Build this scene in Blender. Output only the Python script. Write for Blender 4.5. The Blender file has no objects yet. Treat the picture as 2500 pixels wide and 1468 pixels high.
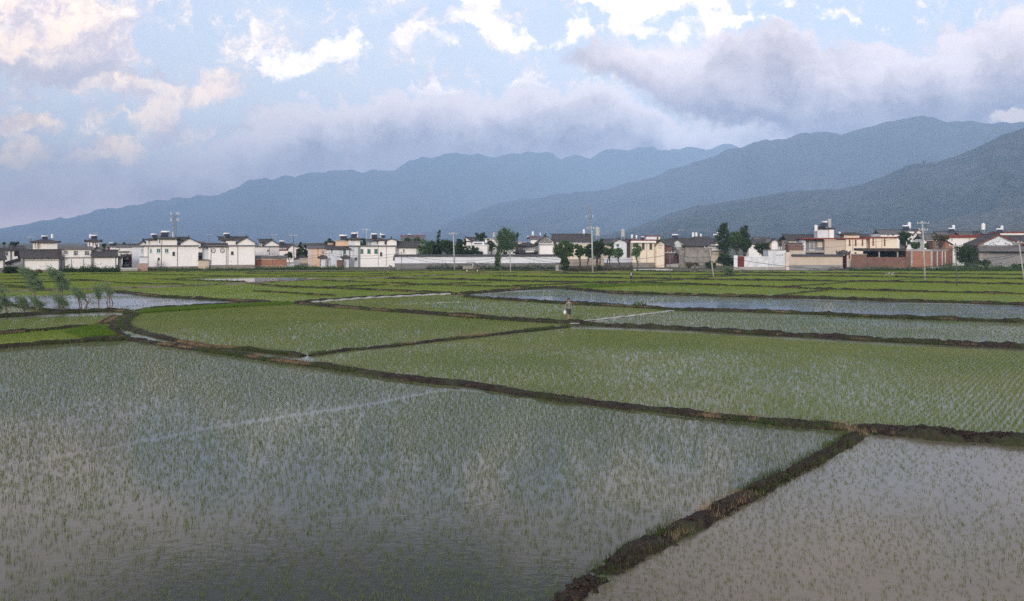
import bpy, bmesh, math, random
import numpy as np
from mathutils import Vector, Matrix
random.seed(7); RNG = np.random.default_rng(11)
S = bpy.context.scene; COL = S.collection
R = math.radians
# ---------------------------------------------------------------- camera, exposure
F, EYE, YH = 2000.0, 6.3, 590.0          # focal length in photo pixels, eye height, horizon row
cam_d = bpy.data.cameras.new('camera'); cam = bpy.data.objects.new('camera', cam_d); COL.objects.link(cam)
cam.location = (0, 0, EYE); cam.rotation_euler = (R(90), 0, 0)
cam_d.sensor_width = 36; cam_d.lens = 36*F/2500; cam_d.shift_y = -(734-YH)/2500
cam_d.clip_start = 0.2; cam_d.clip_end = 90000
S.camera = cam
S.view_settings.view_transform = 'Standard'; S.view_settings.look = 'None'
S.view_settings.gamma = 1; S.view_settings.exposure = 0.36; S.view_settings.use_curve_mapping = False
cy = S.cycles
cy.use_denoising = False
try: cy.denoiser = 'OPENIMAGEDENOISE'; cy.denoising_input_passes = 'RGB_ALBEDO_NORMAL'; cy.denoising_prefilter = 'ACCURATE'
except Exception: pass
cy.max_bounces = 5; cy.diffuse_bounces = 2; cy.glossy_bounces = 2; cy.transmission_bounces = 2
cy.transparent_max_bounces = 6; cy.volume_bounces = 0; cy.caustics_reflective = False; cy.caustics_refractive = False
cy.sample_clamp_indirect = 5
SUN_EL, SUN_AZ = 15.0, 197.0             # low, behind the camera and a little to its left (degrees clockwise from +Y)
# ---------------------------------------------------------------- node helpers
class NT:
    """short hand for wiring shader nodes"""
    def __init__(s, nt): s.nt = nt
    def n(s, typ, **kw):
        nd = s.nt.nodes.new(typ)
        for k, v in kw.items(): setattr(nd, k, v)
        return nd
    def l(s, a, b): s.nt.links.new(a, b)
    def val(s, sock, v):
        if isinstance(v, bpy.types.NodeSocket): s.l(v, sock)
        elif v is not None: sock.default_value = v
    def m(s, op, a, b=None, c=None, clamp=False):
        nd = s.n('ShaderNodeMath', operation=op, use_clamp=clamp)
        for i, v in enumerate((a, b, c)):
            if v is not None: s.val(nd.inputs[i], v)
        return nd.outputs[0]
    def vm(s, op, a, b=None, sc=None):
        nd = s.n('ShaderNodeVectorMath', operation=op)
        s.val(nd.inputs[0], a)
        if b is not None: s.val(nd.inputs[1], b)
        if sc is not None: s.val(nd.inputs['Scale'], sc)
        return nd.outputs['Value' if op in ('LENGTH', 'DOT_PRODUCT', 'DISTANCE') else 'Vector']
    def mix(s, f, a, b, typ='MIX'):
        nd = s.n('ShaderNodeMix', data_type='RGBA', blend_type=typ)
        s.val(nd.inputs[0], f); s.val(nd.inputs[6], c4(a)); s.val(nd.inputs[7], c4(b))
        return nd.outputs[2]
    def noise(s, vec, scale, det=4, rough=.5, dist=0, out=0, dim='3D'):
        nd = s.n('ShaderNodeTexNoise', noise_dimensions=dim)
        if vec is not None: s.l(vec, nd.inputs['Vector'])
        nd.inputs['Scale'].default_value = scale; nd.inputs['Detail'].default_value = det
        nd.inputs['Roughness'].default_value = rough; nd.inputs['Distortion'].default_value = dist
        return nd.outputs[out]
    def step(s, v, a, b, lo=0., hi=1., smooth=True):
        nd = s.n('ShaderNodeMapRange', interpolation_type='SMOOTHSTEP' if smooth else 'LINEAR')
        s.val(nd.inputs[0], v); s.val(nd.inputs[1], a); s.val(nd.inputs[2], b); s.val(nd.inputs[3], lo); s.val(nd.inputs[4], hi)
        return nd.outputs[0]
    def curve(s, v, pts, lo, hi, ylo, yhi):
        """piecewise curve through (x, y) points; x in lo..hi, y in ylo..yhi"""
        nd = s.n('ShaderNodeFloatCurve'); c = nd.mapping.curves[0]
        x = s.m('DIVIDE', s.m('SUBTRACT', v, lo), hi-lo, clamp=True)
        P = [((a-lo)/(hi-lo), (b-ylo)/(yhi-ylo)) for a, b in pts]
        c.points[0].location = P[0]; c.points[-1].location = P[-1]
        for p in P[1:-1]: c.points.new(*p)
        for p in c.points: p.handle_type = 'AUTO'
        nd.mapping.use_clip = False
        nd.mapping.update(); s.l(x, nd.inputs['Value'])
        return s.m('MULTIPLY_ADD', nd.outputs[0], yhi-ylo, ylo)
def c4(c):
    if isinstance(c, (tuple, list)) and len(c) == 3: return (*c, 1)
    return c
def srgb(r, g, b):
    f = lambda v: ((v/255+.055)/1.055)**2.4 if v > 10.3 else v/255/12.92
    return (f(r), f(g), f(b))
# ---------------------------------------------------------------- sky
world = bpy.data.worlds.new('World'); S.world = world; world.use_nodes = True
world.node_tree.nodes.clear(); N = NT(world.node_tree)
geo = N.n('ShaderNodeTexCoord').outputs['Generated']
sep = N.n('ShaderNodeSeparateXYZ'); N.l(geo, sep.inputs[0]); dx, dy, dz = sep.outputs
yy = N.m('MAXIMUM', dy, 0.12)
U = N.m('DIVIDE', dx, yy); V = N.m('DIVIDE', dz, yy)          # azimuth and elevation tangents
cmb = N.n('ShaderNodeCombineXYZ'); N.l(U, cmb.inputs[0]); N.l(V, cmb.inputs[1]); P0 = cmb.outputs[0]
w1 = N.vm('SUBTRACT', N.noise(P0, 9, 5, .6, out=1), (.5, .5, .5))
PW = N.vm('ADD', P0, N.vm('SCALE', w1, sc=.085))             # billowed coordinates
w2 = N.vm('SUBTRACT', N.noise(P0, 38, 3, .6, out=1), (.5, .5, .5))
PW = N.vm('ADD', PW, N.vm('SCALE', w2, sc=.034))
sw = N.n('ShaderNodeSeparateXYZ'); N.l(PW, sw.inputs[0]); UW, VW = sw.outputs[0], sw.outputs[1]
def puv(x, y): return ((x-1250)/F, (YH-y)/F)
def blobs(lst):
    """soft ellipses (x, y, rx, ry, turn, weight), given in degrees-like photo rows"""
    acc = None
    for x, y, rx, ry, rot, wt in lst:
        mp = N.n('ShaderNodeMapping', vector_type='TEXTURE')
        N.l(PW, mp.inputs[0]); u, v = puv(x, y)
        mp.inputs['Location'].default_value = (u, v, 0); mp.inputs['Rotation'].default_value = (0, 0, R(rot))
        mp.inputs['Scale'].default_value = (rx/F, ry/F, 1)
        g = N.n('ShaderNodeTexGradient', gradient_type='SPHERICAL'); N.l(mp.outputs[0], g.inputs[0])
        acc = N.m('MULTIPLY', g.outputs['Fac'], wt) if acc is None else N.m('MULTIPLY_ADD', g.outputs['Fac'], wt, acc)
    return acc
fb = N.noise(P0, 14, 6, .62); fbL = N.noise(P0, 5, 4, .55)
sky = N.n('ShaderNodeTexSky', sky_type='NISHITA'); sky.sun_disc = False
sky.sun_elevation = R(SUN_EL); sky.sun_rotation = R(SUN_AZ); sky.altitude = 1900; sky.air_density = 1.0; sky.dust_density = 1.5; sky.ozone_density = 1.0
SKYK = 0.15
K = 1/SKYK
def cc(r, g, b, k=1.0):
    q = srgb(r, g, b); return (q[0]*K*k, q[1]*K*k, q[2]*K*k, 1)
# clear evening air: the sky texture, paled by thin high cloud
pale = N.mix(N.step(V, 0.05, .40), cc(232, 240, 250, 1.02), cc(194, 218, 248, 1.0))
thin = N.step(N.noise(N.vm('MULTIPLY', P0, (1, 2.2, 1)), 6, 5, .6, .6), .42, .75)
base = N.mix(.90, sky.outputs[0], pale)
base = N.mix(N.m('MULTIPLY', thin, .55), base, cc(232, 240, 252))
# warm and white puffs
warm = blobs([(60, 60, 330, 170, 0, 1.5), (190, 120, 190, 110, -20, 1.0), (330, 215, 190, 60, -12, .75), (540, 200, 75, 60, -20, 1.1), (480, 215, 90, 40, 0, .6),
              (400, 300, 90, 55, -30, .8), (300, 285, 130, 28, 0, .55), (60, 300, 120, 42, 0, 1.0), (60, 385, 120, 55, 0, 1.15), (275, 370, 120, 42, 0, 1.25), (240, 410, 200, 50, 0, .6),
              (600, 318, 45, 22, 0, .8)])
white = blobs([(745, 150, 115, 52, 20, 1.25), (830, 110, 70, 45, 30, .9), (890, 135, 50, 42, -40, .6), (660, 140, 60, 40, -20, .6), (1000, 72, 60, 38, 25, .85), (1085, 100, 42, 30, -30, .75),
               (1170, 45, 90, 70, -35, 1.25), (1205, 90, 60, 40, -30, .9), (1270, 105, 75, 34, 12, .85), (1400, 65, 60, 52, 45, 1.0), (1340, 120, 60, 30, 30, .6),
               (1030, 222, 95, 26, -4, .9), (765, 258, 42, 24, 0, .9), (1290, 204, 70, 16, 0, .9), (1560, 30, 70, 55, -10, 1.2), (1600, 60, 150, 42, -4, 1.1), (1740, 45, 60, 34, 0, .9), (1810, 55, 110, 26, 0, .9),
               (2030, 45, 50, 40, -35, 1.0), (2085, 58, 60, 16, 0, .8), (2160, 46, 20, 14, 0, .6), (1440, 184, 50, 13, -5, .5), (1570, 225, 90, 22, -20, .7), (2470, 285, 120, 36, 12, .9), (560, 42, 30, 18, -50, .45)])
low_white = blobs([(1430, -30, 50, 60, 0, 1.3), (1585, -35, 110, 55, 0, 1.6), (1745, -25, 40, 55, 0, 1.3), (1190, -35, 60, 60, 0, 1.4), (300, -60, 260, 60, 0, .5), (1180, -25, 120, 60, 0, .9), (1580, -20, 190, 70, 0, 1.2), (100, -150, 600, 200, 0, 1.0), (2000, -250, 800, 160, 0, .7)])
fbc = N.m('SUBTRACT', fb, .5)
fh = N.m('SUBTRACT', N.noise(PW, 42, 6, .65), .5)
fx = N.m('MULTIPLY_ADD', fh, .7, fbc)                         # coarse and fine billows together
# which way the billows face the light (low, left and behind): difference of the cloud field over a short step
def relief(vec, scale, step_, det=7):
    a_ = N.noise(vec, scale, det, .58); b_ = N.noise(N.vm('ADD', vec, step_), scale, det, .58)
    return N.m('SUBTRACT', a_, b_)
rel = N.m('ADD', N.m('MULTIPLY', relief(PW, 8, (-.010, .022, 0)), 3.2), N.m('MULTIPLY', relief(PW, 24, (-.004, .008, 0)), 1.4))
lit = N.step(rel, -.42, .42, 0, 1)                            # 0 shaded .. 1 lit
mw = N.step(N.m('MULTIPLY_ADD', fx, 2.2, warm), -.10, .62)
mb = N.step(N.m('MULTIPLY_ADD', fx, 2.9, white), .12, .85)
mlw = N.step(N.m('MULTIPLY_ADD', fx, 1.6, low_white), .2, .7)
warm_c = N.mix(lit, cc(222, 214, 226, 1.02), cc(255, 236, 216, 1.38))
und = blobs([(90, 172, 360, 46, 0, 1.1), (400, 185, 140, 24, 0, .6), (240, 262, 90, 14, 0, .6), (60, 225, 110, 12, 0, .7), (60, 335, 90, 16, 0, .6)])
warm_c = N.mix(N.m('MULTIPLY', N.step(N.m('MULTIPLY_ADD', fx, .8, und), .05, .7), .8), warm_c, cc(196, 197, 214))
glow = blobs([(30, 370, 110, 50, 0, 1.2), (285, 362, 90, 34, 0, 1.2), (60, 285, 130, 34, 0, 1.1), (290, 283, 70, 22, 0, .7), (395, 305, 60, 40, 0, .5)])
col = N.mix(N.m('MULTIPLY', mw, .97), base, warm_c)
col = N.mix(mb, col, N.mix(lit, cc(236, 232, 240, 1.15), cc(255, 251, 246, 1.45)))
col = N.mix(N.m('MULTIPLY', mlw, .85), col, cc(255, 244, 236, 1.35))
# long grey bank over the mountains: its top edge is a curve over azimuth
def edge(pts): return [puv(x, y) for x, y in pts]
topA = edge([(-700, 520), (-200, 455), (0, 425), (130, 392), (260, 385), (370, 350), (470, 352), (600, 312), (690, 268), (770, 256), (860, 265), (980, 222), (1100, 232), (1240, 208), (1440, 192), (1560, 232), (1680, 268), (1900, 270), (2500, 270), (3200, 330)])
eA = N.m('ADD', N.curve(UW, topA, -1.0, 1.0, -.2, .6), N.m('MULTIPLY', fx, .055))
dA = N.m('SUBTRACT', eA, VW)
topB = edge([(-700, 700), (1180, 640), (1270, 170), (1360, 122), (1460, 92), (1560, 75), (1700, 78), (1880, 60), (1980, 78), (2120, 88), (2250, 62), (2350, 38), (2500, 4), (2700, -80), (3200, -300)])
eB = N.m('ADD', N.curve(UW, topB, -1.0, 1.0, -.2, .6), N.m('MULTIPLY', fx, .065))
dB = N.m('SUBTRACT', eB, VW)
botB = edge([(-700, 130), (1200, 132), (1310, 150), (1440, 182), (1560, 240), (1660, 290), (1800, 330), (2000, 380), (2500, 420), (3200, 450)])
dBl = N.m('SUBTRACT', VW, N.curve(UW, botB, -1.0, 1.0, -.2, .6))
rag = N.noise(PW, 7, 5, .52); rag2 = N.noise(N.vm('MULTIPLY', PW, (1, 2.6, 1)), 4, 5, .6); rc = N.m('SUBTRACT', rag, .5)
darkA = N.step(N.m('MULTIPLY_ADD', rc, .09, dA), .006, .085)
gA = N.mix(darkA, cc(240, 234, 240, 1.15), cc(120, 112, 134))
gA = N.mix(N.m('MULTIPLY', lit, .36), gA, cc(228, 224, 234, 1.08))
gA = N.mix(N.step(N.m('ADD', dA, N.m('MULTIPLY', N.m('SUBTRACT', rag2, .5), .05)), .08, .16), gA, cc(226, 188, 180))
gA = N.mix(N.step(dA, .0, .030, .75, 0), gA, cc(246, 240, 243, 1.05))
colA = N.mix(N.step(dA, -.004, .014), col, gA)
thB = N.step(N.m('MULTIPLY_ADD', rc, .15, dB), .010, .14)
gB = N.mix(thB, cc(244, 236, 240, 1.15), cc(124, 116, 136))
gB = N.mix(N.m('MULTIPLY', lit, .38), gB, cc(226, 220, 230, 1.06))
gB = N.mix(N.m('MULTIPLY', N.step(rag2, .42, .66), .45), gB, cc(140, 132, 150))
gB = N.mix(N.m('MULTIPLY', N.step(dBl, .07, .0), .65), gB, cc(128, 120, 142))
mB = N.m('MULTIPLY', N.step(dB, -.004, .018), N.step(dBl, -.004, .022))
colB = N.mix(mB, colA, gB)
colB = N.mix(N.m('MULTIPLY', N.step(N.m('MULTIPLY_ADD', fx, 1.2, glow), .1, .8), .9), colB, N.mix(lit, cc(250, 226, 212, 1.1), cc(255, 232, 200, 1.75)))
bright_low = N.mix(N.step(N.m('MULTIPLY_ADD', fbc, .9, blobs([(2520, 285, 130, 26, 12, 1.2)])), .25, .6), colB, cc(244, 226, 216))
# pink band of air at the foot of the sky
airy = N.mix(N.step(V, .14, .02, 0, .45), bright_low, cc(240, 206, 200, 1.35))
pink = N.mix(N.step(V, .060, .0, 0, .85), airy, cc(240, 212, 214, 2.3))
upper = N.m('MULTIPLY', N.step(V, .29, .36), N.step(fbL, .36, .58, .55, .95))
pink = N.mix(upper, pink, cc(232, 222, 214, 1.05))
# overhead deck: dark cloud bases beyond the top of the frame, seen mirrored in the paddies
deck = blobs([(780, -330, 900, 260, 0, 1.5), (900, -170, 600, 150, -8, .9), (1300, -420, 500, 250, 0, 1.0), (2150, -330, 400, 110, 0, .4)])
dm = N.step(N.m('MULTIPLY_ADD', fbc, 1.3, deck), .05, .95)
dm = N.m('MULTIPLY', dm, N.step(V, .29, .43))
out = N.mix(N.m('MULTIPLY', dm, .95), pink, cc(56, 64, 84))
hi = N.mix(N.step(rag2, .40, .62), cc(150, 168, 205), cc(206, 204, 214))     # everything high up
out = N.mix(N.step(V, .52, .75), out, hi)
# the open sky behind the camera: bright evening light
back = N.mix(N.step(dz, .0, .8), cc(255, 244, 232, 1.25), cc(190, 205, 235))
out = N.mix(N.step(dy, .25, -.15), out, back)
out = N.vm('MULTIPLY', out, (1.07, 1.0, .95)); out = N.vm('SCALE', out, sc=N.step(dy, .25, -.15, 1.12, 1.05))
bg = N.n('ShaderNodeBackground'); N.l(out, bg.inputs[0]); bg.inputs[1].default_value = SKYK
wo = N.n('ShaderNodeOutputWorld'); N.l(bg.outputs[0], wo.inputs[0])
world.cycles.sampling_method = 'MANUAL'; world.cycles.sample_map_resolution = 512
# ---------------------------------------------------------------- sun (broad: it shines through thin cloud)
sd = bpy.data.lights.new('sun', 'SUN'); sun = bpy.data.objects.new('sun', sd); COL.objects.link(sun)
sd.energy = 1.5; sd.angle = R(12); sd.color = (1, .93, .84)
sv = Vector((math.sin(R(SUN_AZ))*math.cos(R(SUN_EL)), math.cos(R(SUN_AZ))*math.cos(R(SUN_EL)), math.sin(R(SUN_EL))))
sun.rotation_euler = sv.to_track_quat('Z', 'Y').to_euler()
# ================================================================ general helpers
def X(px, d): return (px-1250)/F*d
def Zp(py, d): return EYE-(py-YH)/F*d
def G(px, py):
    d = F*EYE/(py-YH); return Vector((X(px, d), d, 0))
def tag(o, label=None, cat=None, group=None, kind=None):
    if label: o['label'] = label
    if cat: o['category'] = cat
    if group: o['group'] = group
    if kind: o['kind'] = kind
    return o
def link(name, me, mat=None, parent=None, loc=None):
    o = bpy.data.objects.new(name, me); COL.objects.link(o)
    if mat is not None and me is not None:
        for m in (mat if isinstance(mat, (list, tuple)) else [mat]): me.materials.append(m)
    if parent is not None: o.parent = parent
    if loc is not None: o.location = loc
    return o
def empty(name, loc=(0, 0, 0), rz=0):
    o = bpy.data.objects.new(name, None); COL.objects.link(o); o.location = loc; o.rotation_euler = (0, 0, rz)
    o.empty_display_size = .5
    return o
def npmesh(name, verts, faces, k):
    """verts (n,3), faces (m,k) as numpy arrays"""
    me = bpy.data.meshes.new(name); n, m = len(verts), len(faces)
    me.vertices.add(n); me.vertices.foreach_set('co', np.ascontiguousarray(verts, dtype=np.float32).ravel())
    me.loops.add(m*k); me.loops.foreach_set('vertex_index', np.ascontiguousarray(faces, dtype=np.int32).ravel())
    me.polygons.add(m); me.polygons.foreach_set('loop_start', np.arange(0, m*k, k, dtype=np.int32))
    me.polygons.foreach_set('loop_total', np.full(m, k, dtype=np.int32))
    me.update(calc_edges=True); return me
class MB:
    """collects boxes, bars, tubes and prisms, then links them as ONE mesh object"""
    def __init__(s): s.v = []; s.f = []
    def add(s, vs, fs):
        b = len(s.v); s.v += [tuple(v) for v in vs]; s.f += [tuple(i+b for i in f) for f in fs]; return s
    def box(s, x0, x1, y0, y1, z0, z1):
        return s.add([(x0, y0, z0), (x1, y0, z0), (x1, y1, z0), (x0, y1, z0), (x0, y0, z1), (x1, y0, z1), (x1, y1, z1), (x0, y1, z1)],
                     [(3, 2, 1, 0), (4, 5, 6, 7), (0, 1, 5, 4), (1, 2, 6, 5), (2, 3, 7, 6), (3, 0, 4, 7)])
    def poly(s, pts, axis, a, b):
        """extrude a closed outline between a and b; axis 'y': outline is (x,z), axis 'x': outline is (y,z), axis 'z': outline is (x,y)"""
        n = len(pts)
        mk = {'y': lambda p, t: (p[0], t, p[1]), 'x': lambda p, t: (t, p[0], p[1]), 'z': lambda p, t: (p[0], p[1], t)}[axis]
        return s.add([mk(p, a) for p in pts]+[mk(p, b) for p in pts],
                     [tuple(range(n)), tuple(range(2*n-1, n-1, -1))]+[(i, i+n, (i+1) % n+n, (i+1) % n) for i in range(n)])
    def tube(s, p, q, r0, r1=None, n=8, caps=True):
        p, q = Vector(p), Vector(q); r1 = r0 if r1 is None else r1
        a = (q-p).normalized(); t = Vector((0, 0, 1)) if abs(a.z) < .9 else Vector((1, 0, 0))
        u = a.cross(t).normalized(); w = a.cross(u)
        vs = [p+(u*math.cos(i*2*math.pi/n)+w*math.sin(i*2*math.pi/n))*r0 for i in range(n)]
        vs += [q+(u*math.cos(i*2*math.pi/n)+w*math.sin(i*2*math.pi/n))*r1 for i in range(n)]
        fs = [(i, (i+1) % n, (i+1) % n+n, i+n) for i in range(n)]
        if caps: fs += [tuple(range(n-1, -1, -1)), tuple(range(n, 2*n))]
        return s.add(vs, fs)
    def path(s, pts, rs, n=6):
        for i in range(len(pts)-1): s.tube(pts[i], pts[i+1], rs[i], rs[i+1], n, True)
        return s
    def build(s, name, mat, parent=None, loc=None, smooth=False):
        me = bpy.data.meshes.new(name); me.from_pydata(s.v, [], s.f)
        bm = bmesh.new(); bm.from_mesh(me); bmesh.ops.recalc_face_normals(bm, faces=bm.faces[:]); bm.to_mesh(me); bm.free()
        if smooth: me.polygons.foreach_set('use_smooth', [True]*len(me.polygons))
        return link(name, me, mat, parent, loc)
# value noise in numpy
def _h(ix, iy, seed):
    v = np.sin(ix*127.1+iy*311.7+seed*74.7)*43758.5453; return v-np.floor(v)
def vnoise(x, y, seed=0):
    ix, iy = np.floor(x), np.floor(y); fx, fy = x-ix, y-iy; fx = fx*fx*(3-2*fx); fy = fy*fy*(3-2*fy)
    a, b, c, d = _h(ix, iy, seed), _h(ix+1, iy, seed), _h(ix, iy+1, seed), _h(ix+1, iy+1, seed)
    return a+(b-a)*fx+(c-a)*fy+(a-b-c+d)*fx*fy
def fbm(x, y, seed=0, o=4, ridged=False):
    t, a, w = 0, .5, 0
    for i in range(o):
        n = vnoise(x*2**i, y*2**i, seed+i*13)
        if ridged: n = 1-np.abs(2*n-1)
        t = t+a*n; w += a; a *= .5
    return t/w
# ================================================================ materials
def material(name, fn):
    m = bpy.data.materials.new(name); m.use_nodes = True; m.node_tree.nodes.clear(); n = NT(m.node_tree)
    pb = n.n('ShaderNodeBsdfPrincipled'); o = n.n('ShaderNodeOutputMaterial'); n.l(pb.outputs[0], o.inputs[0])
    pb.inputs['Roughness'].default_value = .85; pb.inputs['Specular IOR Level'].default_value = .25
    fn(n, pb); return m
def pos(n): return n.n('ShaderNodeNewGeometry').outputs['Position']
def objc(n): return n.n('ShaderNodeTexCoord').outputs['Object']
def bump(n, pb, h, dist=.05, st=.6):
    b = n.n('ShaderNodeBump'); b.inputs['Distance'].default_value = dist; b.inputs['Strength'].default_value = st
    n.l(h, b.inputs['Height']); n.l(b.outputs[0], pb.inputs['Normal'])
def mottled(name, c1, c2, scale=1.5, rough=.85, streak=0, bmp=.0, c3=None):
    def fn(n, pb):
        p = pos(n); a = n.step(n.noise(p, scale, 5, .6), .35, .65)
        c = n.mix(a, c1, c2)
        if streak:
            s = n.step(n.noise(n.vm('MULTIPLY', p, (1.6, 1.6, .22)), 2.2, 5, .65), .50, .78)
            c = n.mix(n.m('MULTIPLY', s, streak), c, tuple(v*.45 for v in c1))
        if c3: c = n.mix(n.step(n.noise(p, scale*4, 3, .6), .6, .7), c, c3)
        n.l(c, pb.inputs['Base Color']); pb.inputs['Roughness'].default_value = rough
        if bmp: bump(n, pb, n.noise(p, scale*6, 4, .6), bmp)
    return material(name, fn)
M = {}
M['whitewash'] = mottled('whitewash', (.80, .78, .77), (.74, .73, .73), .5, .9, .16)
M['whitewash_cool_or_shaded'] = mottled('whitewash_cool_or_shaded', (.66, .69, .74), (.60, .63, .69), .5, .9, .16)  # bluish white paint; also the shade tone of left-facing white walls
M['cream_plaster'] = mottled('cream_plaster', (.72, .64, .52), (.68, .60, .48), .5, .9, .14)
M['beige_or_shaded_cream'] = mottled('beige_or_shaded_cream', (.52, .44, .36), (.46, .40, .33), .5, .9, .18)  # beige render; also the shade tone of the cream building's dim faces
M['peach_plaster'] = mottled('peach_plaster', (.70, .50, .36), (.64, .46, .33), .5, .9, .12)
M['pink_plaster'] = mottled('pink_plaster', (.60, .50, .45), (.55, .46, .42), .5, .9, .12)
M['stained_white'] = mottled('stained_white', (.66, .68, .72), (.50, .52, .56), 1.2, .9, .55)
M['old_plaster'] = mottled('old_plaster', (.34, .32, .30), (.20, .19, .18), 1.0, .95, .5, .02, (.42, .40, .38))
M['grey_render'] = mottled('grey_render', (.26, .26, .27), (.21, .21, .22), 1.0, .9, .25)
M['grey_trim'] = mottled('grey_trim', (.16, .16, .17), (.12, .12, .13), 2, .8)
M['dark_trim'] = mottled('dark_trim', (.07, .07, .075), (.05, .05, .055), 2, .8)
M['red_trim'] = mottled('red_trim', (.22, .045, .03), (.14, .035, .03), 2, .7)
M['red_door'] = mottled('red_door', (.14, .014, .014), (.08, .012, .012), 2, .5)
M['concrete'] = mottled('concrete', (.36, .35, .33), (.29, .28, .27), 1.6, .9, .2, .01)
M['pole_concrete'] = mottled('pole_concrete', (.42, .42, .40), (.33, .33, .32), 1.2, .85, .2)
M['pole_dark'] = mottled('pole_dark', (.16, .15, .14), (.11, .105, .10), 1.2, .85, .2)
M['timber'] = mottled('timber', (.07, .05, .04), (.04, .03, .025), 3, .8)
M['bark'] = mottled('bark', (.10, .075, .055), (.05, .04, .03), 6, .95, 0, .02)
M['pale_bark'] = mottled('pale_bark', (.22, .18, .15), (.11, .085, .07), 5, .95, 0, .02)
M['galvanised'] = mottled('galvanised', (.42, .43, .44), (.34, .35, .36), 2, .45)
M['mast_steel'] = mottled('mast_steel', (.30, .31, .33), (.22, .23, .25), 2, .5)
M['cable'] = mottled('cable', (.02, .02, .022), (.03, .03, .03), 2, .6)
M['glass_dark'] = mottled('glass_dark', (.02, .025, .03), (.035, .04, .045), .7, .12)
M['glass_green'] = mottled('glass_green', (.03, .13, .11), (.05, .18, .15), .7, .15)
M['frame_white'] = mottled('frame_white', (.72, .74, .76), (.64, .66, .69), 2, .5)
M['solar_glass'] = mottled('solar_glass', (.015, .018, .03), (.03, .03, .045), 2, .15)
M['tank_white'] = mottled('tank_white', (.78, .79, .80), (.70, .71, .72), 2, .3)
M['rubble'] = mottled('rubble', (.20, .18, .15), (.10, .09, .08), 2.5, .95, 0, .05, (.35, .32, .28))
M['dark_void'] = mottled('dark_void', (.02, .018, .016), (.012, .01, .01), 1, .9)  # near-black for the shade inside openings; also serves dark coverings
def brickfn(c1, c2, mort, sc=1.0):
    def fn(n, pb):
        p = objc(n); s = n.n('ShaderNodeSeparateXYZ'); n.l(p, s.inputs[0])
        c = n.n('ShaderNodeCombineXYZ'); n.l(n.m('ADD', s.outputs[0], s.outputs[1]), c.inputs[0]); n.l(s.outputs[2], c.inputs[1])
        b = n.n('ShaderNodeTexBrick'); n.l(c.outputs[0], b.inputs[0])
        b.inputs['Color1'].default_value = c4(c1); b.inputs['Color2'].default_value = c4(c2); b.inputs['Mortar'].default_value = c4(mort)
        b.inputs['Scale'].default_value = sc; b.inputs['Mortar Size'].default_value = .012; b.inputs['Brick Width'].default_value = .26; b.inputs['Row Height'].default_value = .085
        st = n.step(n.noise(p, .7, 5, .6), .4, .7)
        n.l(n.mix(n.m('MULTIPLY', st, .45), b.outputs[0], tuple(v*.5 for v in c1)), pb.inputs['Base Color'])
    return fn
M['red_brick'] = material('red_brick', brickfn((.36, .12, .065), (.28, .09, .05), (.30, .25, .21)))
M['dark_brick'] = material('dark_brick', brickfn((.20, .085, .06), (.13, .055, .04), (.20, .17, .15)))
M['pale_brick'] = material('pale_brick', brickfn((.40, .25, .19), (.33, .21, .16), (.38, .34, .30)))
M['stone_block'] = material('stone_block', brickfn((.30, .27, .24), (.22, .20, .18), (.14, .13, .12), .45))
M['grey_stone'] = material('grey_stone', brickfn((.24, .24, .24), (.17, .17, .175), (.10, .10, .10), .5))
def tilefn(n, pb, c1=(.105, .095, .088), c2=(.055, .052, .052)):
    p = objc(n); s = n.n('ShaderNodeSeparateXYZ'); n.l(p, s.inputs[0])
    w = n.m('SINE', n.m('MULTIPLY', s.outputs[0], 2*math.pi/.26))
    r = n.m('SINE', n.m('MULTIPLY', s.outputs[2], 2*math.pi/.12))
    a = n.step(n.noise(p, 1.3, 6, .65), .35, .7)
    c = n.mix(a, c1, c2); c = n.mix(n.m('MULTIPLY', n.step(w, -.2, -.9), .5), c, (.028, .027, .026))
    c = n.mix(n.step(n.noise(p, 5, 3, .6), .62, .72, 0, .6), c, (.15, .13, .10))
    n.l(c, pb.inputs['Base Color']); bump(n, pb, n.m('ADD', w, n.m('MULTIPLY', r, .3)), .05, .8)
M['roof_tile'] = material('roof_tile', tilefn)
M['roof_tile_pale'] = material('roof_tile_pale', lambda n, pb: tilefn(n, pb, (.20, .19, .185), (.13, .125, .12)))
# leaves
def leaffn(c1, c2, c3):
    def fn(n, pb):
        p = pos(n); a = n.step(n.noise(p, 1.1, 3, .6), .35, .65); b = n.step(n.noise(p, 9, 2, .5), .4, .7)
        n.l(n.mix(n.m('MULTIPLY', b, .6), n.mix(a, c1, c2), c3), pb.inputs['Base Color'])
        pb.inputs['Roughness'].default_value = .55; pb.inputs['Specular IOR Level'].default_value = .3
        out = [x for x in n.nt.nodes if x.type == 'OUTPUT_MATERIAL'][0]
        tr = n.n('ShaderNodeBsdfTranslucent'); tr.inputs[0].default_value = c4(tuple(min(1, v*1.6) for v in c2))
        mx = n.n('ShaderNodeMixShader'); mx.inputs[0].default_value = .28; n.l(pb.outputs[0], mx.inputs[1]); n.l(tr.outputs[0], mx.inputs[2]); n.l(mx.outputs[0], out.inputs[0])
    return fn
M['leaf_dark'] = material('leaf_dark', leaffn((.022, .045, .014), (.035, .065, .020), (.050, .085, .025)))
M['leaf_mid'] = material('leaf_mid', leaffn((.040, .080, .022), (.060, .105, .028), (.085, .14, .04)))
M['leaf_grey'] = material('leaf_grey', leaffn((.08, .125, .06), (.115, .175, .09), (.17, .235, .12)))
M['leaf_dry'] = material('leaf_dry', leaffn((.08, .07, .03), (.12, .09, .04), (.16, .12, .06)))
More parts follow.
